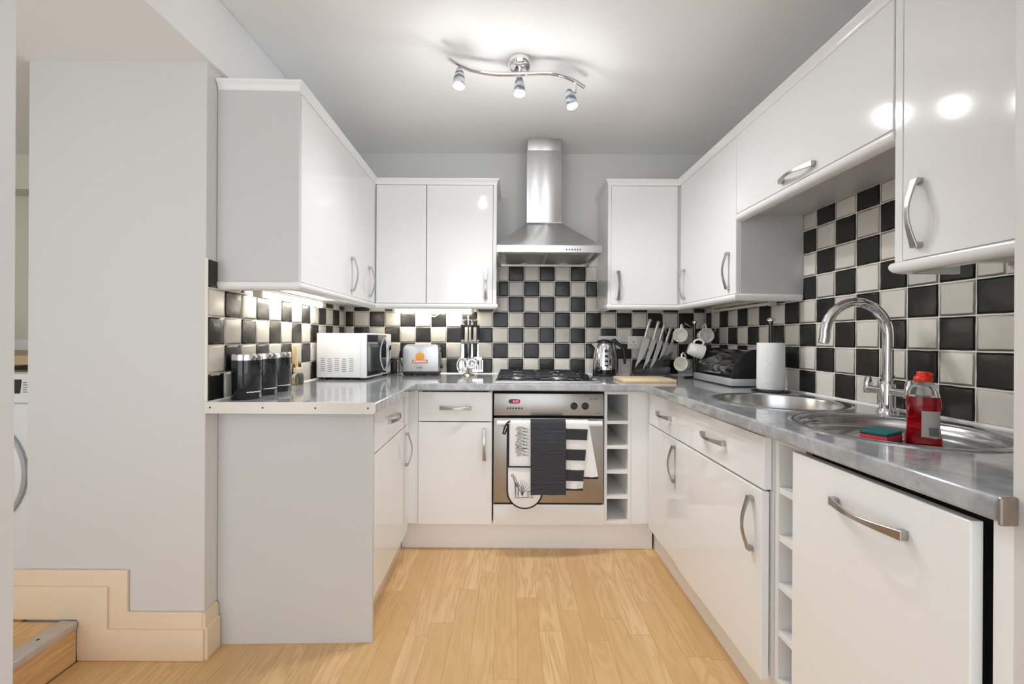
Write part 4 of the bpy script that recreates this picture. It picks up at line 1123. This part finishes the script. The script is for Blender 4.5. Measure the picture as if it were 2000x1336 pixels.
part(MB().tube([(-0.690, 2.765, WT + 0.150), (-0.712, 2.768, WT + 0.160), (-0.735, 2.775, WT + 0.150), (-0.742, 2.782, WT + 0.115), (-0.735, 2.788, WT + 0.080), (-0.718, 2.780, WT + 0.045), (-0.716, 2.775, WT + 0.018), (-0.735, 2.785, WT + 0.006), (-0.760, 2.795, WT + 0.006), (-0.785, 2.805, WT + 0.030)], 0.0036, 8), 'power_cord', M_black, ts, angle=70)

# ---- sockets and plugs
def socket(x, z, label, w=0.148):
    t = thing('wall_socket', (x, 0.008, z), label, 'socket', 'double wall sockets', FB)
    part(MB(FB).bb(x - w / 2, x + w / 2, 0.0085, 0.019, z - 0.043, z + 0.043), 'plate', M_plast, t, bevel=0.003, bseg=2)
    for s_ in (-1, 1):
        cx = x + s_ * w / 4
        q = MB(FB).bb(cx - 0.003, cx + 0.003, 0.0175, 0.0194, z - 0.002, z + 0.008)
        q.bb(cx - 0.014, cx - 0.008, 0.0175, 0.0194, z - 0.018, z - 0.014); q.bb(cx + 0.008, cx + 0.014, 0.0175, 0.0194, z - 0.018, z - 0.014)
        part(q, 'pin_holes', M_dark, t)
        part(MB(FB).bb(x + s_ * 0.014 - 0.006, x + s_ * 0.014 + 0.006, 0.0185, 0.0225, z + 0.016, z + 0.032), 'switch', M_plast, t, bevel=0.001)
    return t
socket(0.649, 1.128, 'white double wall socket behind the kettle')
socket(0.842, 1.128, 'white double wall socket behind the knives')
socket(-0.886, 1.130, 'white double wall socket behind the microwave')
t = thing('plug', (-0.79, 0.03, 0.97), 'black plug with adaptor in the corner behind the toaster cord', 'plug', None, FB)
part(MB(FB).bb(-0.835, -0.762, 0.0085, 0.020, 0.917, 1.003), 'socket_plate', M_plast, t, bevel=0.002)
part(MB(FB).bb(-0.815, -0.764, 0.020, 0.062, 0.918, 1.004), 'plug_body', M_black, t, bevel=0.008, bseg=2)
part(MB(FB).lathe([(0.014, -0.066), (0.012, -0.050), (0.010, -0.020)], (-0.812, 0, 0.992), 14, 'y'), 'knob', M_chrome, t)

# ---- utensil carousel and its utensils
ux, uy = -0.283, 2.715
t = thing('utensil_stand', (ux, uy, WT), 'chrome utensil stand by the tiled wall, left of the hob', 'utensil stand')
part(MB().lathe([(0.0, WT + 0.016), (0.012, WT + 0.016), (0.030, WT + 0.010), (0.038, WT + 0.004), (0.038, WT)], (ux, uy, 0), 24), 'base', M_chrome, t)
part(MB().tube([(ux, uy, WT + 0.014), (ux, uy, WT + 0.372)], 0.0045, 10), 'pole', M_chrome, t)
part(MB().lathe([(0.0, WT + 0.384), (0.006, WT + 0.381), (0.008, WT + 0.374), (0.0, WT + 0.368)], (ux, uy, 0), 12), 'finial', M_chrome, t)
rg = part(MB().lathe([(0.036, WT + 0.352), (0.0385, WT + 0.3545), (0.036, WT + 0.357), (0.0335, WT + 0.3545)], (ux, uy, 0), 24, closed=True), 'hook_ring', M_chrome, t)
HK = [(-0.040, -0.018), (-0.020, -0.036), (0.022, -0.036), (0.050, -0.016), (0.026, 0.030), (-0.030, 0.028)]
for (a, b) in HK:
    n_ = math.hypot(a, b); e = (a / n_, b / n_)
    part(MB().tube([(ux + e[0] * 0.034, uy + e[1] * 0.034, WT + 0.3545), (ux + e[0] * 0.046, uy + e[1] * 0.046, WT + 0.346), (ux + e[0] * 0.056, uy + e[1] * 0.056, WT + 0.352), (ux + e[0] * 0.058, uy + e[1] * 0.058, WT + 0.362)], 0.0018, 6), 'hook', M_chrome, rg)
def utensil(kind, dx, dy, label):
    x, y = ux + dx, uy + dy
    t = thing(kind, (x, y, WT + 0.02), label, 'utensil', 'hanging utensils')
    zt = WT + 0.350
    part(MB().lathe([(0.006, zt - 0.012), (0.008, zt - 0.024), (0.0085, zt - 0.028)], (x, y, 0), 10), 'cap', M_chrome, t)
    part(MB().lathe([(0.0, zt - 0.006), (0.004, zt - 0.003), (0.004, zt), (0.0, zt + 0.002)], (x, y, 0), 8), 'hanging_eye', M_chrome, t)
    part(MB().lathe([(0.0085, zt - 0.028), (0.0090, zt - 0.07), (0.0080, zt - 0.124), (0.0, zt - 0.124)], (x, y, 0), 12), 'grip', M_black, t)
    part(MB().lathe([(0.0088, zt - 0.122), (0.0070, zt - 0.136), (0.0035, zt - 0.150)], (x, y, 0), 10), 'ferrule', M_chrome, t)
    part(MB().strap([(x, y, zt - 0.145), (x, y, zt - 0.19), (x, y - 0.004, zt - 0.235)], [0.007, 0.009, 0.012], (1, 0, 0), 0.003), 'shank', M_chrome, t)
    zb = zt - 0.235
    if kind == 'ladle':
        pr_ = [(0.036 * math.sin(R(9 * k)), -0.034 * math.cos(R(9 * k))) for k in range(11)] + [(0.0345 * math.sin(R(90 - 9 * k)), -0.0325 * math.cos(R(90 - 9 * k))) for k in range(11)]
        Mx = Matrix.Translation((x, y - 0.010, zb - 0.036)) @ Matrix.Rotation(R(62), 4, 'X')
        part(MB(Mx).lathe(pr_, (0, 0, 0), 24), 'bowl', M_chrome, t)
    elif kind == 'serving_spoon':
        Mx = Matrix.Translation((x, y - 0.008, zb - 0.048)) @ Matrix.Rotation(R(84), 4, 'X') @ Matrix.Diagonal((0.032, 0.050, 0.014, 1))
        pr_ = [(math.sin(R(9 * k)), -math.cos(R(9 * k))) for k in range(11)] + [(0.94 * math.sin(R(90 - 9 * k)), -0.9 * math.cos(R(90 - 9 * k))) for k in range(11)]
        part(MB(Mx).lathe(pr_, (0, 0, 0), 24), 'bowl', M_chrome, t)
    elif kind == 'slotted_turner':
        q = MB()
        for k in range(5): q.box(x - 0.034 + 0.0148 * k, x - 0.026 + 0.0148 * k, y - 0.006, y - 0.004, zb - 0.078, zb - 0.016)
        q.box(x - 0.034, x + 0.0335, y - 0.006, y - 0.004, zb - 0.092, zb - 0.078); q.box(x - 0.024, x + 0.024, y - 0.006, y - 0.004, zb - 0.016, zb + 0.003)
        part(q, 'blade', M_chrome, t)
    else:
        q = MB().lathe([(0.031, -0.0065), (0.033, -0.005), (0.033, 0.0), (0.031, 0.0005), (0.031, -0.0065)], (x, y, zb - 0.050), 20)
        for k in range(5): q.box(x - 0.030, x + 0.030, y - 0.024 + 0.012 * k - 0.002, y - 0.024 + 0.012 * k + 0.002, zb - 0.0555, zb - 0.0525)
        q.tube([(x, y - 0.004, zb), (x + 0.028, y, zb - 0.030), (x + 0.031, y, zb - 0.052)], 0.0025, 6).tube([(x, y - 0.004, zb), (x - 0.028, y, zb - 0.030), (x - 0.031, y, zb - 0.052)], 0.0025, 6)
        part(q, 'masher_head', M_chrome, t)
utensil('serving_spoon', -0.034, -0.048, 'large chrome serving spoon hanging at the front of the utensil stand')
utensil('ladle', 0.028, -0.046, 'round chrome ladle hanging at the front of the utensil stand')
utensil('slotted_turner', 0.062, -0.004, 'slotted chrome turner hanging on the hob side of the utensil stand')
utensil('potato_masher', -0.036, 0.040, 'chrome potato masher hanging at the back of the utensil stand')

# ---- kettle
kx, ky = 0.594, 2.742
kt = thing('kettle', (kx, ky, WT), 'stainless steel kettle with black handle and control strip', 'kettle')
part(MB().lathe([(0.072, WT), (0.074, WT + 0.004), (0.074, WT + 0.014), (0.070, WT + 0.018), (0.0, WT + 0.018)], (kx, ky, 0), 40), 'power_base', M_black, kt, angle=50)
part(MB().lathe([(0.0, WT + 0.019), (0.0735, WT + 0.019), (0.0740, WT + 0.042), (0.0, WT + 0.042)], (kx, ky, 0), 40), 'foot_ring', M_gblack, kt, angle=50)
part(MB().lathe([(0.0725, WT + 0.042), (0.0730, WT + 0.060), (0.0715, WT + 0.100), (0.0670, WT + 0.145), (0.0600, WT + 0.185), (0.0530, WT + 0.208), (0.046, WT + 0.216)], (kx, ky, 0), 48), 'body', M_chrome, kt, angle=60)
ld_ = part(MB().lathe([(0.0500, WT + 0.213), (0.0480, WT + 0.222), (0.034, WT + 0.231), (0.014, WT + 0.235), (0.0, WT + 0.236)], (kx, ky, 0), 32), 'lid', M_black, kt, angle=60)
part(MB().prism([(-0.058, WT + 0.168), (-0.086, WT + 0.210), (-0.072, WT + 0.214), (-0.046, WT + 0.212)], ky - 0.014, ky + 0.014, 'y').__class__().add(
    [(kx - 0.055, ky - 0.022, WT + 0.166), (kx - 0.055, ky + 0.022, WT + 0.166), (kx - 0.086, ky - 0.008, WT + 0.210), (kx - 0.086, ky + 0.008, WT + 0.210), (kx - 0.046, ky - 0.024, WT + 0.213), (kx - 0.046, ky + 0.024, WT + 0.213)],
    [(0, 2, 3, 1), (2, 4, 5, 3), (0, 4, 2), (1, 3, 5), (0, 1, 5, 4)]), 'spout', M_chrome, kt, bevel=0.002)
hp = [(kx + 0.044, ky - 0.008, WT + 0.222), (kx + 0.062, ky - 0.012, WT + 0.226), (kx + 0.085, ky - 0.016, WT + 0.208), (kx + 0.108, ky - 0.020, WT + 0.190), (kx + 0.122, ky - 0.022, WT + 0.165), (kx + 0.127, ky - 0.022, WT + 0.120), (kx + 0.128, ky - 0.022, WT + 0.078)]
part(MB().tube(hp, [0.012, 0.016, 0.012, 0.011, 0.011, 0.010, 0.008], 12, flat=1.0), 'handle', M_black, kt, angle=70)
pa_ = MB()
pr_ = [(0.0745, 0.064), (0.0728, 0.100), (0.0690, 0.140), (0.0640, 0.170)]
for i in range(3):
    (r0, z0), (r1, z1) = pr_[i], pr_[i + 1]
    for k in range(3):
        a0, a1 = R(-98 + 5.5 * k - 2), R(-98 + 5.5 * (k + 1) - 2)
        P3 = lambda r_, a, z: (kx + r_ * math.cos(a), ky + r_ * math.sin(a), WT + z)
        pa_.add([P3(r0, a0, z0), P3(r0, a1, z0), P3(r1, a1, z1), P3(r1, a0, z1), P3(r0 - .003, a0, z0), P3(r0 - .003, a1, z0), P3(r1 - .003, a1, z1), P3(r1 - .003, a0, z1)],
                [(0, 1, 2, 3), (7, 6, 5, 4), (0, 4, 5, 1), (2, 6, 7, 3), (0, 3, 7, 4), (1, 5, 6, 2)])
pn = part(pa_, 'control_strip', M_gblack, kt)
for k, z in enumerate((0.082, 0.112, 0.144)):
    r_ = [0.0745, 0.0728, 0.0695][k]
    bx_, by_ = kx + r_ * math.cos(R(-92)), ky + r_ * math.sin(R(-92))
    part(MB().lathe([(0.0090, by_ - 0.0015), (0.0090, by_ + 0.002), (0.0060, by_ + 0.002), (0.0060, by_ - 0.0015)], (bx_, 0, WT + z), 16, 'y', closed=True), 'button_ring', M_print, pn)
    part(MB().lathe([(0.0, by_ - 0.0012), (0.0032, by_ - 0.0012), (0.0032, by_ + 0.002)], (bx_, 0, WT + z), 10, 'y'), 'button', M_print, pn)
part(MB().tube([(kx + 0.070, ky + 0.02, WT + 0.010), (kx + 0.095, ky + 0.045, WT + 0.020), (kx + 0.105, ky + 0.062, WT + 0.075), (kx + 0.098, ky + 0.070, WT + 0.150), (kx + 0.085, ky + 0.072, WT + 0.205)], 0.0035, 8), 'power_cord', M_black, kt, angle=70)

# ---- knife stand and knives
KY = 2.752
ks = thing('knife_stand', (0.90, KY, WT), 'clear acrylic knife stand against the tiled back wall', 'knife block')
part(MB().prism([(2.700, WT), (2.800, WT), (2.800, WT + 0.012), (2.700, WT + 0.012)], 0.775, 1.010, 'x'), 'base', M_acryl, ks, bevel=0.002)
part(MB().prism([(0.785, WT + 0.012), (1.005, WT + 0.012), (1.045, WT + 0.155), (0.955, WT + 0.115), (0.87, WT + 0.085), (0.80, WT + 0.060)], KY + 0.004, KY + 0.014, 'y'), 'back_panel', M_acryl, ks, bevel=0.001)
part(MB().prism([(0.785, WT + 0.012), (1.005, WT + 0.012), (1.012, WT + 0.060), (0.79, WT + 0.045)], KY - 0.046, KY - 0.040, 'y'), 'front_panel', M_acryl, ks, bevel=0.001)
part(MB().box(0.79, 1.0, KY - 0.038, KY + 0.003, WT + 0.0125, WT + 0.026), 'insert', M_dark, ks)
def knife(tip, top, bw, hl, label, k):
    a, b = Vector((tip[0], 0, tip[1])), Vector((top[0], 0, top[1]))
    L = (b - a).length; u = (b - a).normalized(); v = Vector((u.z, 0, -u.x))
    y0 = KY - 0.022 - 0.0008 * k
    o_ = lambda s_, w_: (a.x + u.x * s_ + v.x * w_, a.z + u.z * s_ + v.z * w_)
    t = thing('kitchen_knife', (a.x, y0, a.z), label, 'knife', 'knives in the acrylic stand')
    bl = L - hl
    part(MB().prism([o_(0, 0), o_(bl * 0.35, bw * 0.72), o_(bl * 0.75, bw), o_(bl, bw), o_(bl, 0.0), o_(bl * 0.5, -0.0005)], y0 - 0.0010, y0 + 0.0010, 'y'), 'blade', M_knife, t, bevel=0.0004)
    part(MB().prism([o_(bl, 0.002), o_(bl, 0.021), o_(bl + 0.018, 0.017), o_(L - 0.02, 0.019), o_(L, 0.022), o_(L, 0.0), o_(L - 0.03, 0.001)], y0 - 0.0065, y0 + 0.0065, 'y'), 'handle', M_knife, t, bevel=0.003, bseg=2)
    return t
knife((0.789, 0.965), (0.878, 1.283), 0.043, 0.125, 'widest chef knife with steel handle, nearest the kettle', 0)
knife((0.840, 0.950), (0.932, 1.270), 0.030, 0.122, 'long bread knife with steel handle, second from the kettle', 1)
knife((0.882, 0.948), (0.972, 1.257), 0.030, 0.118, 'carving knife with steel handle in the middle of the stand', 2)
knife((0.942, 1.014), (1.010, 1.230), 0.024, 0.100, 'utility knife with steel handle, fourth from the kettle', 3)
knife((0.990, 1.040), (1.046, 1.226), 0.020, 0.095, 'short paring knife with steel handle, nearest the mugs', 4)
# ---- chopping board
single(MB(Matrix.Translation((0.745, 2.405, WT)) @ Matrix.Rotation(R(1.2), 4, 'Z')).box(-0.145, 0.145, -0.112, 0.112, 0.0, 0.018), 'chopping_board', M_board, (0.745, 2.405, WT),
       'pale wooden chopping board lying in front of the knives', 'chopping board', bevel=0.003, bseg=2)

# ---- mug tree and mugs
tx, ty = 1.118, 2.602
mt = thing('mug_tree', (tx, ty, WT), 'black and chrome mug tree in the corner by the bread bin', 'mug tree')
part(MB().lathe([(0.061, WT), (0.062, WT + 0.006), (0.057, WT + 0.010), (0.0, WT + 0.012)], (tx, ty, 0), 32), 'base', M_gblack, mt, angle=50)
part(MB().tube([(tx, ty, WT + 0.010), (tx, ty, WT + 0.338)], 0.0085, 14), 'pole', M_gblack, mt, angle=60)
part(MB().lathe([(0.0085, WT + 0.336), (0.0150, WT + 0.338), (0.0155, WT + 0.346), (0.010, WT + 0.351), (0.0, WT + 0.351)], (tx, ty, 0), 20), 'finial', M_chrome, mt, angle=50)
ARMS = [(-0.074, -0.040, 0.320), (0.058, -0.034, 0.320), (-0.005, -0.075, 0.245), (-0.066, -0.030, 0.150), (0.030, 0.065, 0.240), (-0.02, 0.07, 0.155)]
for (a, b, z) in ARMS:
    part(MB().tube([(tx, ty, WT + z - 0.012), (tx + a * 0.6, ty + b * 0.6, WT + z), (tx + a, ty + b, WT + z + 0.012)], [0.0035, 0.0035, 0.005], 8), 'arm', M_chrome, mt)
def mug(pos, ax, roll, label):
    "pos: middle of the body; ax: direction the mouth points; handle turned by roll about the axis"
    q = Vector((0, 0, 1)).rotation_difference(Vector(ax).normalized()).to_matrix().to_4x4()
    M4 = Matrix.Translation(pos) @ q @ Matrix.Rotation(roll, 4, 'Z')
    t = thing('mug', tuple(pos), label, 'mug', 'cream mugs on the tree')
    part(MB(M4).lathe([(0.0, -0.042), (0.030, -0.042), (0.034, -0.038), (0.040, 0.0), (0.0425, 0.042), (0.0400, 0.043), (0.0375, 0.0), (0.031, -0.036), (0.0, -0.037)], (0, 0, 0), 32), 'body', M_cer, t, angle=60)
    part(MB(M4).tube([(0.038, 0, 0.026), (0.056, 0, 0.030), (0.067, 0, 0.016), (0.066, 0, -0.006), (0.054, 0, -0.022), (0.036, 0, -0.024)], [0.0055, 0.005, 0.005, 0.005, 0.005, 0.0055], 10, flat=1.2), 'handle', M_cer, t, angle=70)
def roll_up(ax):
    "roll that turns the handle (local +x) upward"
    q = Vector((0, 0, 1)).rotation_difference(Vector(ax).normalized()).to_matrix()
    best, br = -9, 0
    for k in range(72):
        v = q @ Vector((math.cos(k * PI / 36), math.sin(k * PI / 36), 0))
        if v.z > best: best, br = v.z, k * PI / 36
    return br
for pos, ax, lab in (((1.030, 2.578, 1.171), (-0.55, -0.8, 0.12), 'cream mug with its mouth to the room, upper hook nearest the knives'),
                     ((1.148, 2.535, 1.173), (-0.10, -1.0, 0.05), 'cream mug with its mouth to the room, upper hook above the bread bin'),
                     ((1.082, 2.500, 1.086), (0.93, -0.12, -0.28), 'white mug hanging sideways from the middle hook'),
                     ((1.036, 2.560, 0.999), (-0.72, -0.66, 0.10), 'cream mug lowest on the tree near the worktop')):
    mug(pos, ax, roll_up(ax), lab)

# ---- bread bin
bbx0, bbx1 = 0.308, 0.735
bi = thing('bread_bin', (0.51, 0.14, WT), 'black roll-top bread bin with a chrome base', 'bread bin', None, FR)
def roll(b0, b1, h, rs, n=10, z0=0.0):
    p_ = [(-b0, WT + z0), (-b0, WT + h * 0.80)]
    ce, hz = b1 - rs, h - rs
    p_ += [(-(b0 + 0.03), WT + h)]
    for k in range(n + 1):
        a = PI / 2 - PI / 2 * k / n
        p_.append((-(ce + rs * math.cos(a)), WT + z0 + max(0, 0) + (h - rs - z0) + rs * math.sin(a)))
    p_ += [(-b1, WT + z0)]
    return p_
part(MB(FR).prism(roll(0.030, 0.212, 0.184, 0.125, 12, 0.045), bbx0 + 0.012, bbx1 - 0.012, 'x'), 'roll_lid', M_gblack, bi, angle=40)
for x in (bbx0, bbx1 - 0.0115):
    part(MB(FR).prism(roll(0.025, 0.220, 0.189, 0.130, 12, 0.043), x, x + 0.0115, 'x'), 'end_cheek', M_black, bi, bevel=0.003, bseg=2)
part(MB(FR).bb(bbx0, bbx1, 0.025, 0.224, WT + 0.006, WT + 0.0425), 'base_band', M_alub, bi, bevel=0.003, bseg=2)
part(MB(FR).bb(bbx0 + 0.004, bbx1 - 0.004, 0.030, 0.219, WT, WT + 0.0065), 'foot_strip', M_black, bi)
part(MB(FR).tube([(0.40, -0.214, WT + 0.066), (0.41, -0.224, WT + 0.062), (0.60, -0.224, WT + 0.062), (0.61, -0.214, WT + 0.066)], 0.0035, 8), 'lid_handle', M_chrome, bi)
part(MB(FR).lathe([(0.008, bbx1), (0.008, bbx1 + 0.006), (0.0, bbx1 + 0.008)], (0, -0.075, WT + 0.060), 12, 'x'), 'hinge_stud', M_chrome, bi)

# ---- paper towel
px_, pb2 = 0.897, 0.130
th_ = thing('paper_towel_holder', (px_, pb2, WT), 'black and chrome paper towel stand beside the bread bin', 'towel holder', None, FR)
part(MB(FR).lathe([(0.078, WT), (0.079, WT + 0.006), (0.074, WT + 0.010), (0.0, WT + 0.012)], (px_, -pb2, 0), 36), 'base', M_gblack, th_, angle=50)
part(MB(FR).tube([(px_, -pb2, WT + 0.01), (px_, -pb2, WT + 0.324)], 0.0095, 16), 'pole', M_gblack, th_, angle=60)
part(MB(FR).lathe([(0.0095, WT + 0.322), (0.0165, WT + 0.324), (0.0165, WT + 0.334), (0.012, WT + 0.338), (0.0, WT + 0.338)], (px_, -pb2, 0), 20), 'finial', M_chrome, th_, angle=50)
part(MB(FR).tube([(px_ - 0.035, -(pb2 - 0.060), WT + 0.008), (px_ - 0.035, -(pb2 - 0.060), WT + 0.115)], 0.0045, 10), 'tear_bar', M_black, th_)
pr_ = thing('paper_towel_roll', (px_, pb2, WT + 0.012), 'white embossed paper towel roll on the stand', 'paper towel', None, FR)
part(MB(FR).lathe([(0.021, WT + 0.0125), (0.0555, WT + 0.0125), (0.0565, WT + 0.016), (0.0565, WT + 0.220), (0.0555, WT + 0.2235), (0.021, WT + 0.2235)], (px_, -pb2, 0), 48, closed=True), 'paper', M_paper, pr_, angle=50)
part(MB(FR).lathe([(0.0195, WT + 0.0125), (0.0208, WT + 0.0125), (0.0208, WT + 0.2232), (0.0195, WT + 0.2232)], (px_, -pb2, 0), 24, closed=True), 'core', M_board, pr_)

# ---- washing-up bottle
DZ = WT - 0.0355
wx, wb = 1.712, 0.236
BM = FR @ Matrix.Translation((wx, -wb, DZ)) @ Matrix.Rotation(R(52), 4, 'Z')
bt = thing('washing_up_bottle', (wx, wb, DZ), 'bottle of red washing-up liquid with a red cap', 'bottle', None, FR)
def oval(prof, sx=1.0, sy=0.62, seg=32):
    mb = MB(BM); vs_, fs = [], []
    for r_, h in prof:
        for k in range(seg):
            a = 2 * PI * k / seg
            c, s_ = math.cos(a), math.sin(a)
            vs_.append((math.copysign(abs(c) ** 0.8, c) * r_ * sx, math.copysign(abs(s_) ** 0.8, s_) * r_ * sy, h))
    for i in range(len(prof) - 1):
        for k in range(seg): fs.append((i * seg + k, i * seg + (k + 1) % seg, (i + 1) * seg + (k + 1) % seg, (i + 1) * seg + k))
    fs += [list(range(seg))[::-1], [(len(prof) - 1) * seg + k for k in range(seg)]]
    return mb.add(vs_, fs)
part(oval([(0.0350, 0.001), (0.0375, 0.004), (0.0365, 0.018), (0.0325, 0.045), (0.0322, 0.075), (0.0345, 0.096), (0.0352, 0.108), (0.0330, 0.124)]), 'liquid', M_liq, bt, angle=70)
part(oval([(0.0332, 0.1242), (0.0290, 0.142), (0.0230, 0.157), (0.0170, 0.163), (0.0160, 0.168)], 1.0, 0.68), 'shoulder', M_clear, bt, angle=70)
cp_ = part(MB(BM).lathe([(0.0185, 0.164), (0.0195, 0.166), (0.0195, 0.174), (0.0165, 0.178), (0.0135, 0.179), (0.0135, 0.188), (0.012, 0.190), (0.0, 0.190)], (0, 0, 0), 24), 'cap', M_red, bt, angle=50)
part(MB(BM).box(-0.004, 0.019, -0.010, 0.010, 0.178, 0.187), 'flip_spout', M_red, cp_, bevel=0.003, bseg=2)
for nm, m_, h0, h1, a0, a1, dr_ in (('back_label', M_labelg, 0.020, 0.088, -96, -22, 0.0008), ('label_panel', M_labeld, 0.024, 0.046, -80, -42, 0.0016)):
    q = MB(BM)
    for i in range(6):
        for k in range(8):
            def S(ii, kk, ex):
                h = h0 + (h1 - h0) * ii / 6; a = R(a0 + (a1 - a0) * kk / 8)
                pr = [(0.0375, 0.004), (0.0365, 0.018), (0.0325, 0.045), (0.0322, 0.075), (0.0345, 0.096)]
                for (r0, z0), (r1, z1) in zip(pr, pr[1:]):
                    if z0 <= h <= z1: r_ = r0 + (r1 - r0) * (h - z0) / (z1 - z0)
                r_ += ex
                c, s_ = math.cos(a), math.sin(a)
                return (math.copysign(abs(c) ** 0.8, c) * r_, math.copysign(abs(s_) ** 0.8, s_) * r_ * 0.62, h)
            c4 = [(i, k), (i, k + 1), (i + 1, k + 1), (i + 1, k)]
            q.add([S(a_, b_, dr_) for a_, b_ in c4], [(0, 1, 2, 3)])
    part(q, nm, m_, bt)
# ---- sponge
SM = FR @ Matrix.Translation((1.690, -0.330, DZ)) @ Matrix.Rotation(R(-62), 4, 'Z')
spg = thing('sponge', (1.690, 0.330, DZ), 'pink sponge with a teal scouring side lying in the drainer', 'sponge', None, FR)
part(MB(SM).box(-0.046, 0.046, -0.031, 0.031, 0.001, 0.021), 'foam', M_pink, spg, bevel=0.003, bseg=2)
part(MB(SM).box(-0.046, 0.046, -0.031, 0.031, 0.0212, 0.029), 'scourer', M_teal, spg, bevel=0.002)

# ---- loose wires under the cabinets
single(MB().tube([(pt(FB, 0.955, 0.02, 1.352)), (pt(FB, 0.985, 0.016, 1.335)), (pt(FB, 1.010, 0.014, 1.300)), (pt(FB, 1.022, 0.014, 1.250)), (pt(FB, 1.024, 0.014, 1.19))], 0.0026, 6), 'cable', M_plast, (0.955, 2.83, 1.19),
       'white cable hanging on the tiles behind the upper mugs', 'cable')
single(MB().tube([(pt(FR, 0.115, 0.020, 1.352)), (pt(FR, 0.118, 0.014, 1.30)), (pt(FR, 0.150, 0.014, 1.25)), (pt(FR, 0.148, 0.014, 1.20))], 0.0026, 6), 'cable', M_plast, tuple(pt(FR, 0.115, 0.02, 1.2)),
       'white cable hanging in the tiled corner beside the mug tree', 'cable')
single(MB().tube([(pt(FB, -0.605, 0.03, 1.352)), (pt(FB, -0.57, 0.022, 1.305)), (pt(FB, -0.52, 0.020, 1.292)), (pt(FB, -0.485, 0.022, 1.315)), (pt(FB, -0.478, 0.03, 1.352))], 0.0026, 6), 'cable', M_plast, (-0.54, 2.82, 1.29),
       'white cable looping below the strip light above the toaster', 'cable')

# ================================================================== UTILITY ROOM BEYOND THE HALL WALL
WY = 1.80
wm = thing('washing_machine', (-2.30, 2.09, 0.145), 'white washing machine with a round door in the utility room', 'washing machine')
part(MB().box(-2.60, -2.00, WY + 0.012, 2.38, 0.155, 0.995), 'body', M_plast, wm, bevel=0.006, bseg=2)
part(MB().box(-2.60, -2.00, WY, WY + 0.012, 0.155, 0.86), 'front_panel', M_plast, wm, bevel=0.003)
pnl = part(MB().box(-2.60, -2.00, WY - 0.004, WY + 0.012, 0.865, 0.990), 'control_panel', M_plast, wm, bevel=0.003)
part(MB().prism([(-2.36, 0.965), (-2.083, 0.965), (-2.090, 0.905), (-2.36, 0.905)], WY - 0.006, WY - 0.003, 'y'), 'display', M_gblack, pnl)
lg = MB()
for k in range(5): lg.box(-2.078, -2.062 + 0.004 * (k % 3), WY - 0.0050, WY - 0.0035, 0.950 - 0.010 * k, 0.953 - 0.010 * k)
part(lg, 'legend', M_dprint, pnl)
dd = part(MB().lathe([(0.245, WY - 0.001), (0.240, WY - 0.020), (0.215, WY - 0.030), (0.195, WY - 0.022), (0.160, WY - 0.010), (0.0, WY - 0.006)], (-2.305, 0, 0.565), 48, 'y'), 'door', M_plast, wm, angle=50)
part(MB().lathe([(0.249, WY - 0.001), (0.249, WY - 0.012), (0.243, WY - 0.014), (0.241, WY - 0.001)], (-2.305, 0, 0.565), 48, 'y', closed=True), 'door_ring', M_wmdoor, dd)
for a in (-2.55, -2.04):
    for b in (1.85, 2.33): part(MB().lathe([(0.02, 0.139), (0.02, 0.156)], (a, b, 0), 12), 'foot', M_black, wm)
single(MB().box(-3.2, -1.745, WY - 0.04, 2.418, 1.030, 1.068), 'utility_worktop', M_oak2, (-2.4, 2.1, 1.03), 'wood-edged worktop over the washing machine', 'worktop', bevel=0.002)
single(MB().box(-3.2, -1.745, 2.400, 2.4185, 1.0685, 1.13), 'upstand', M_trimw, (-2.4, 2.41, 1.07), 'white upstand at the back of the utility worktop', 'upstand')
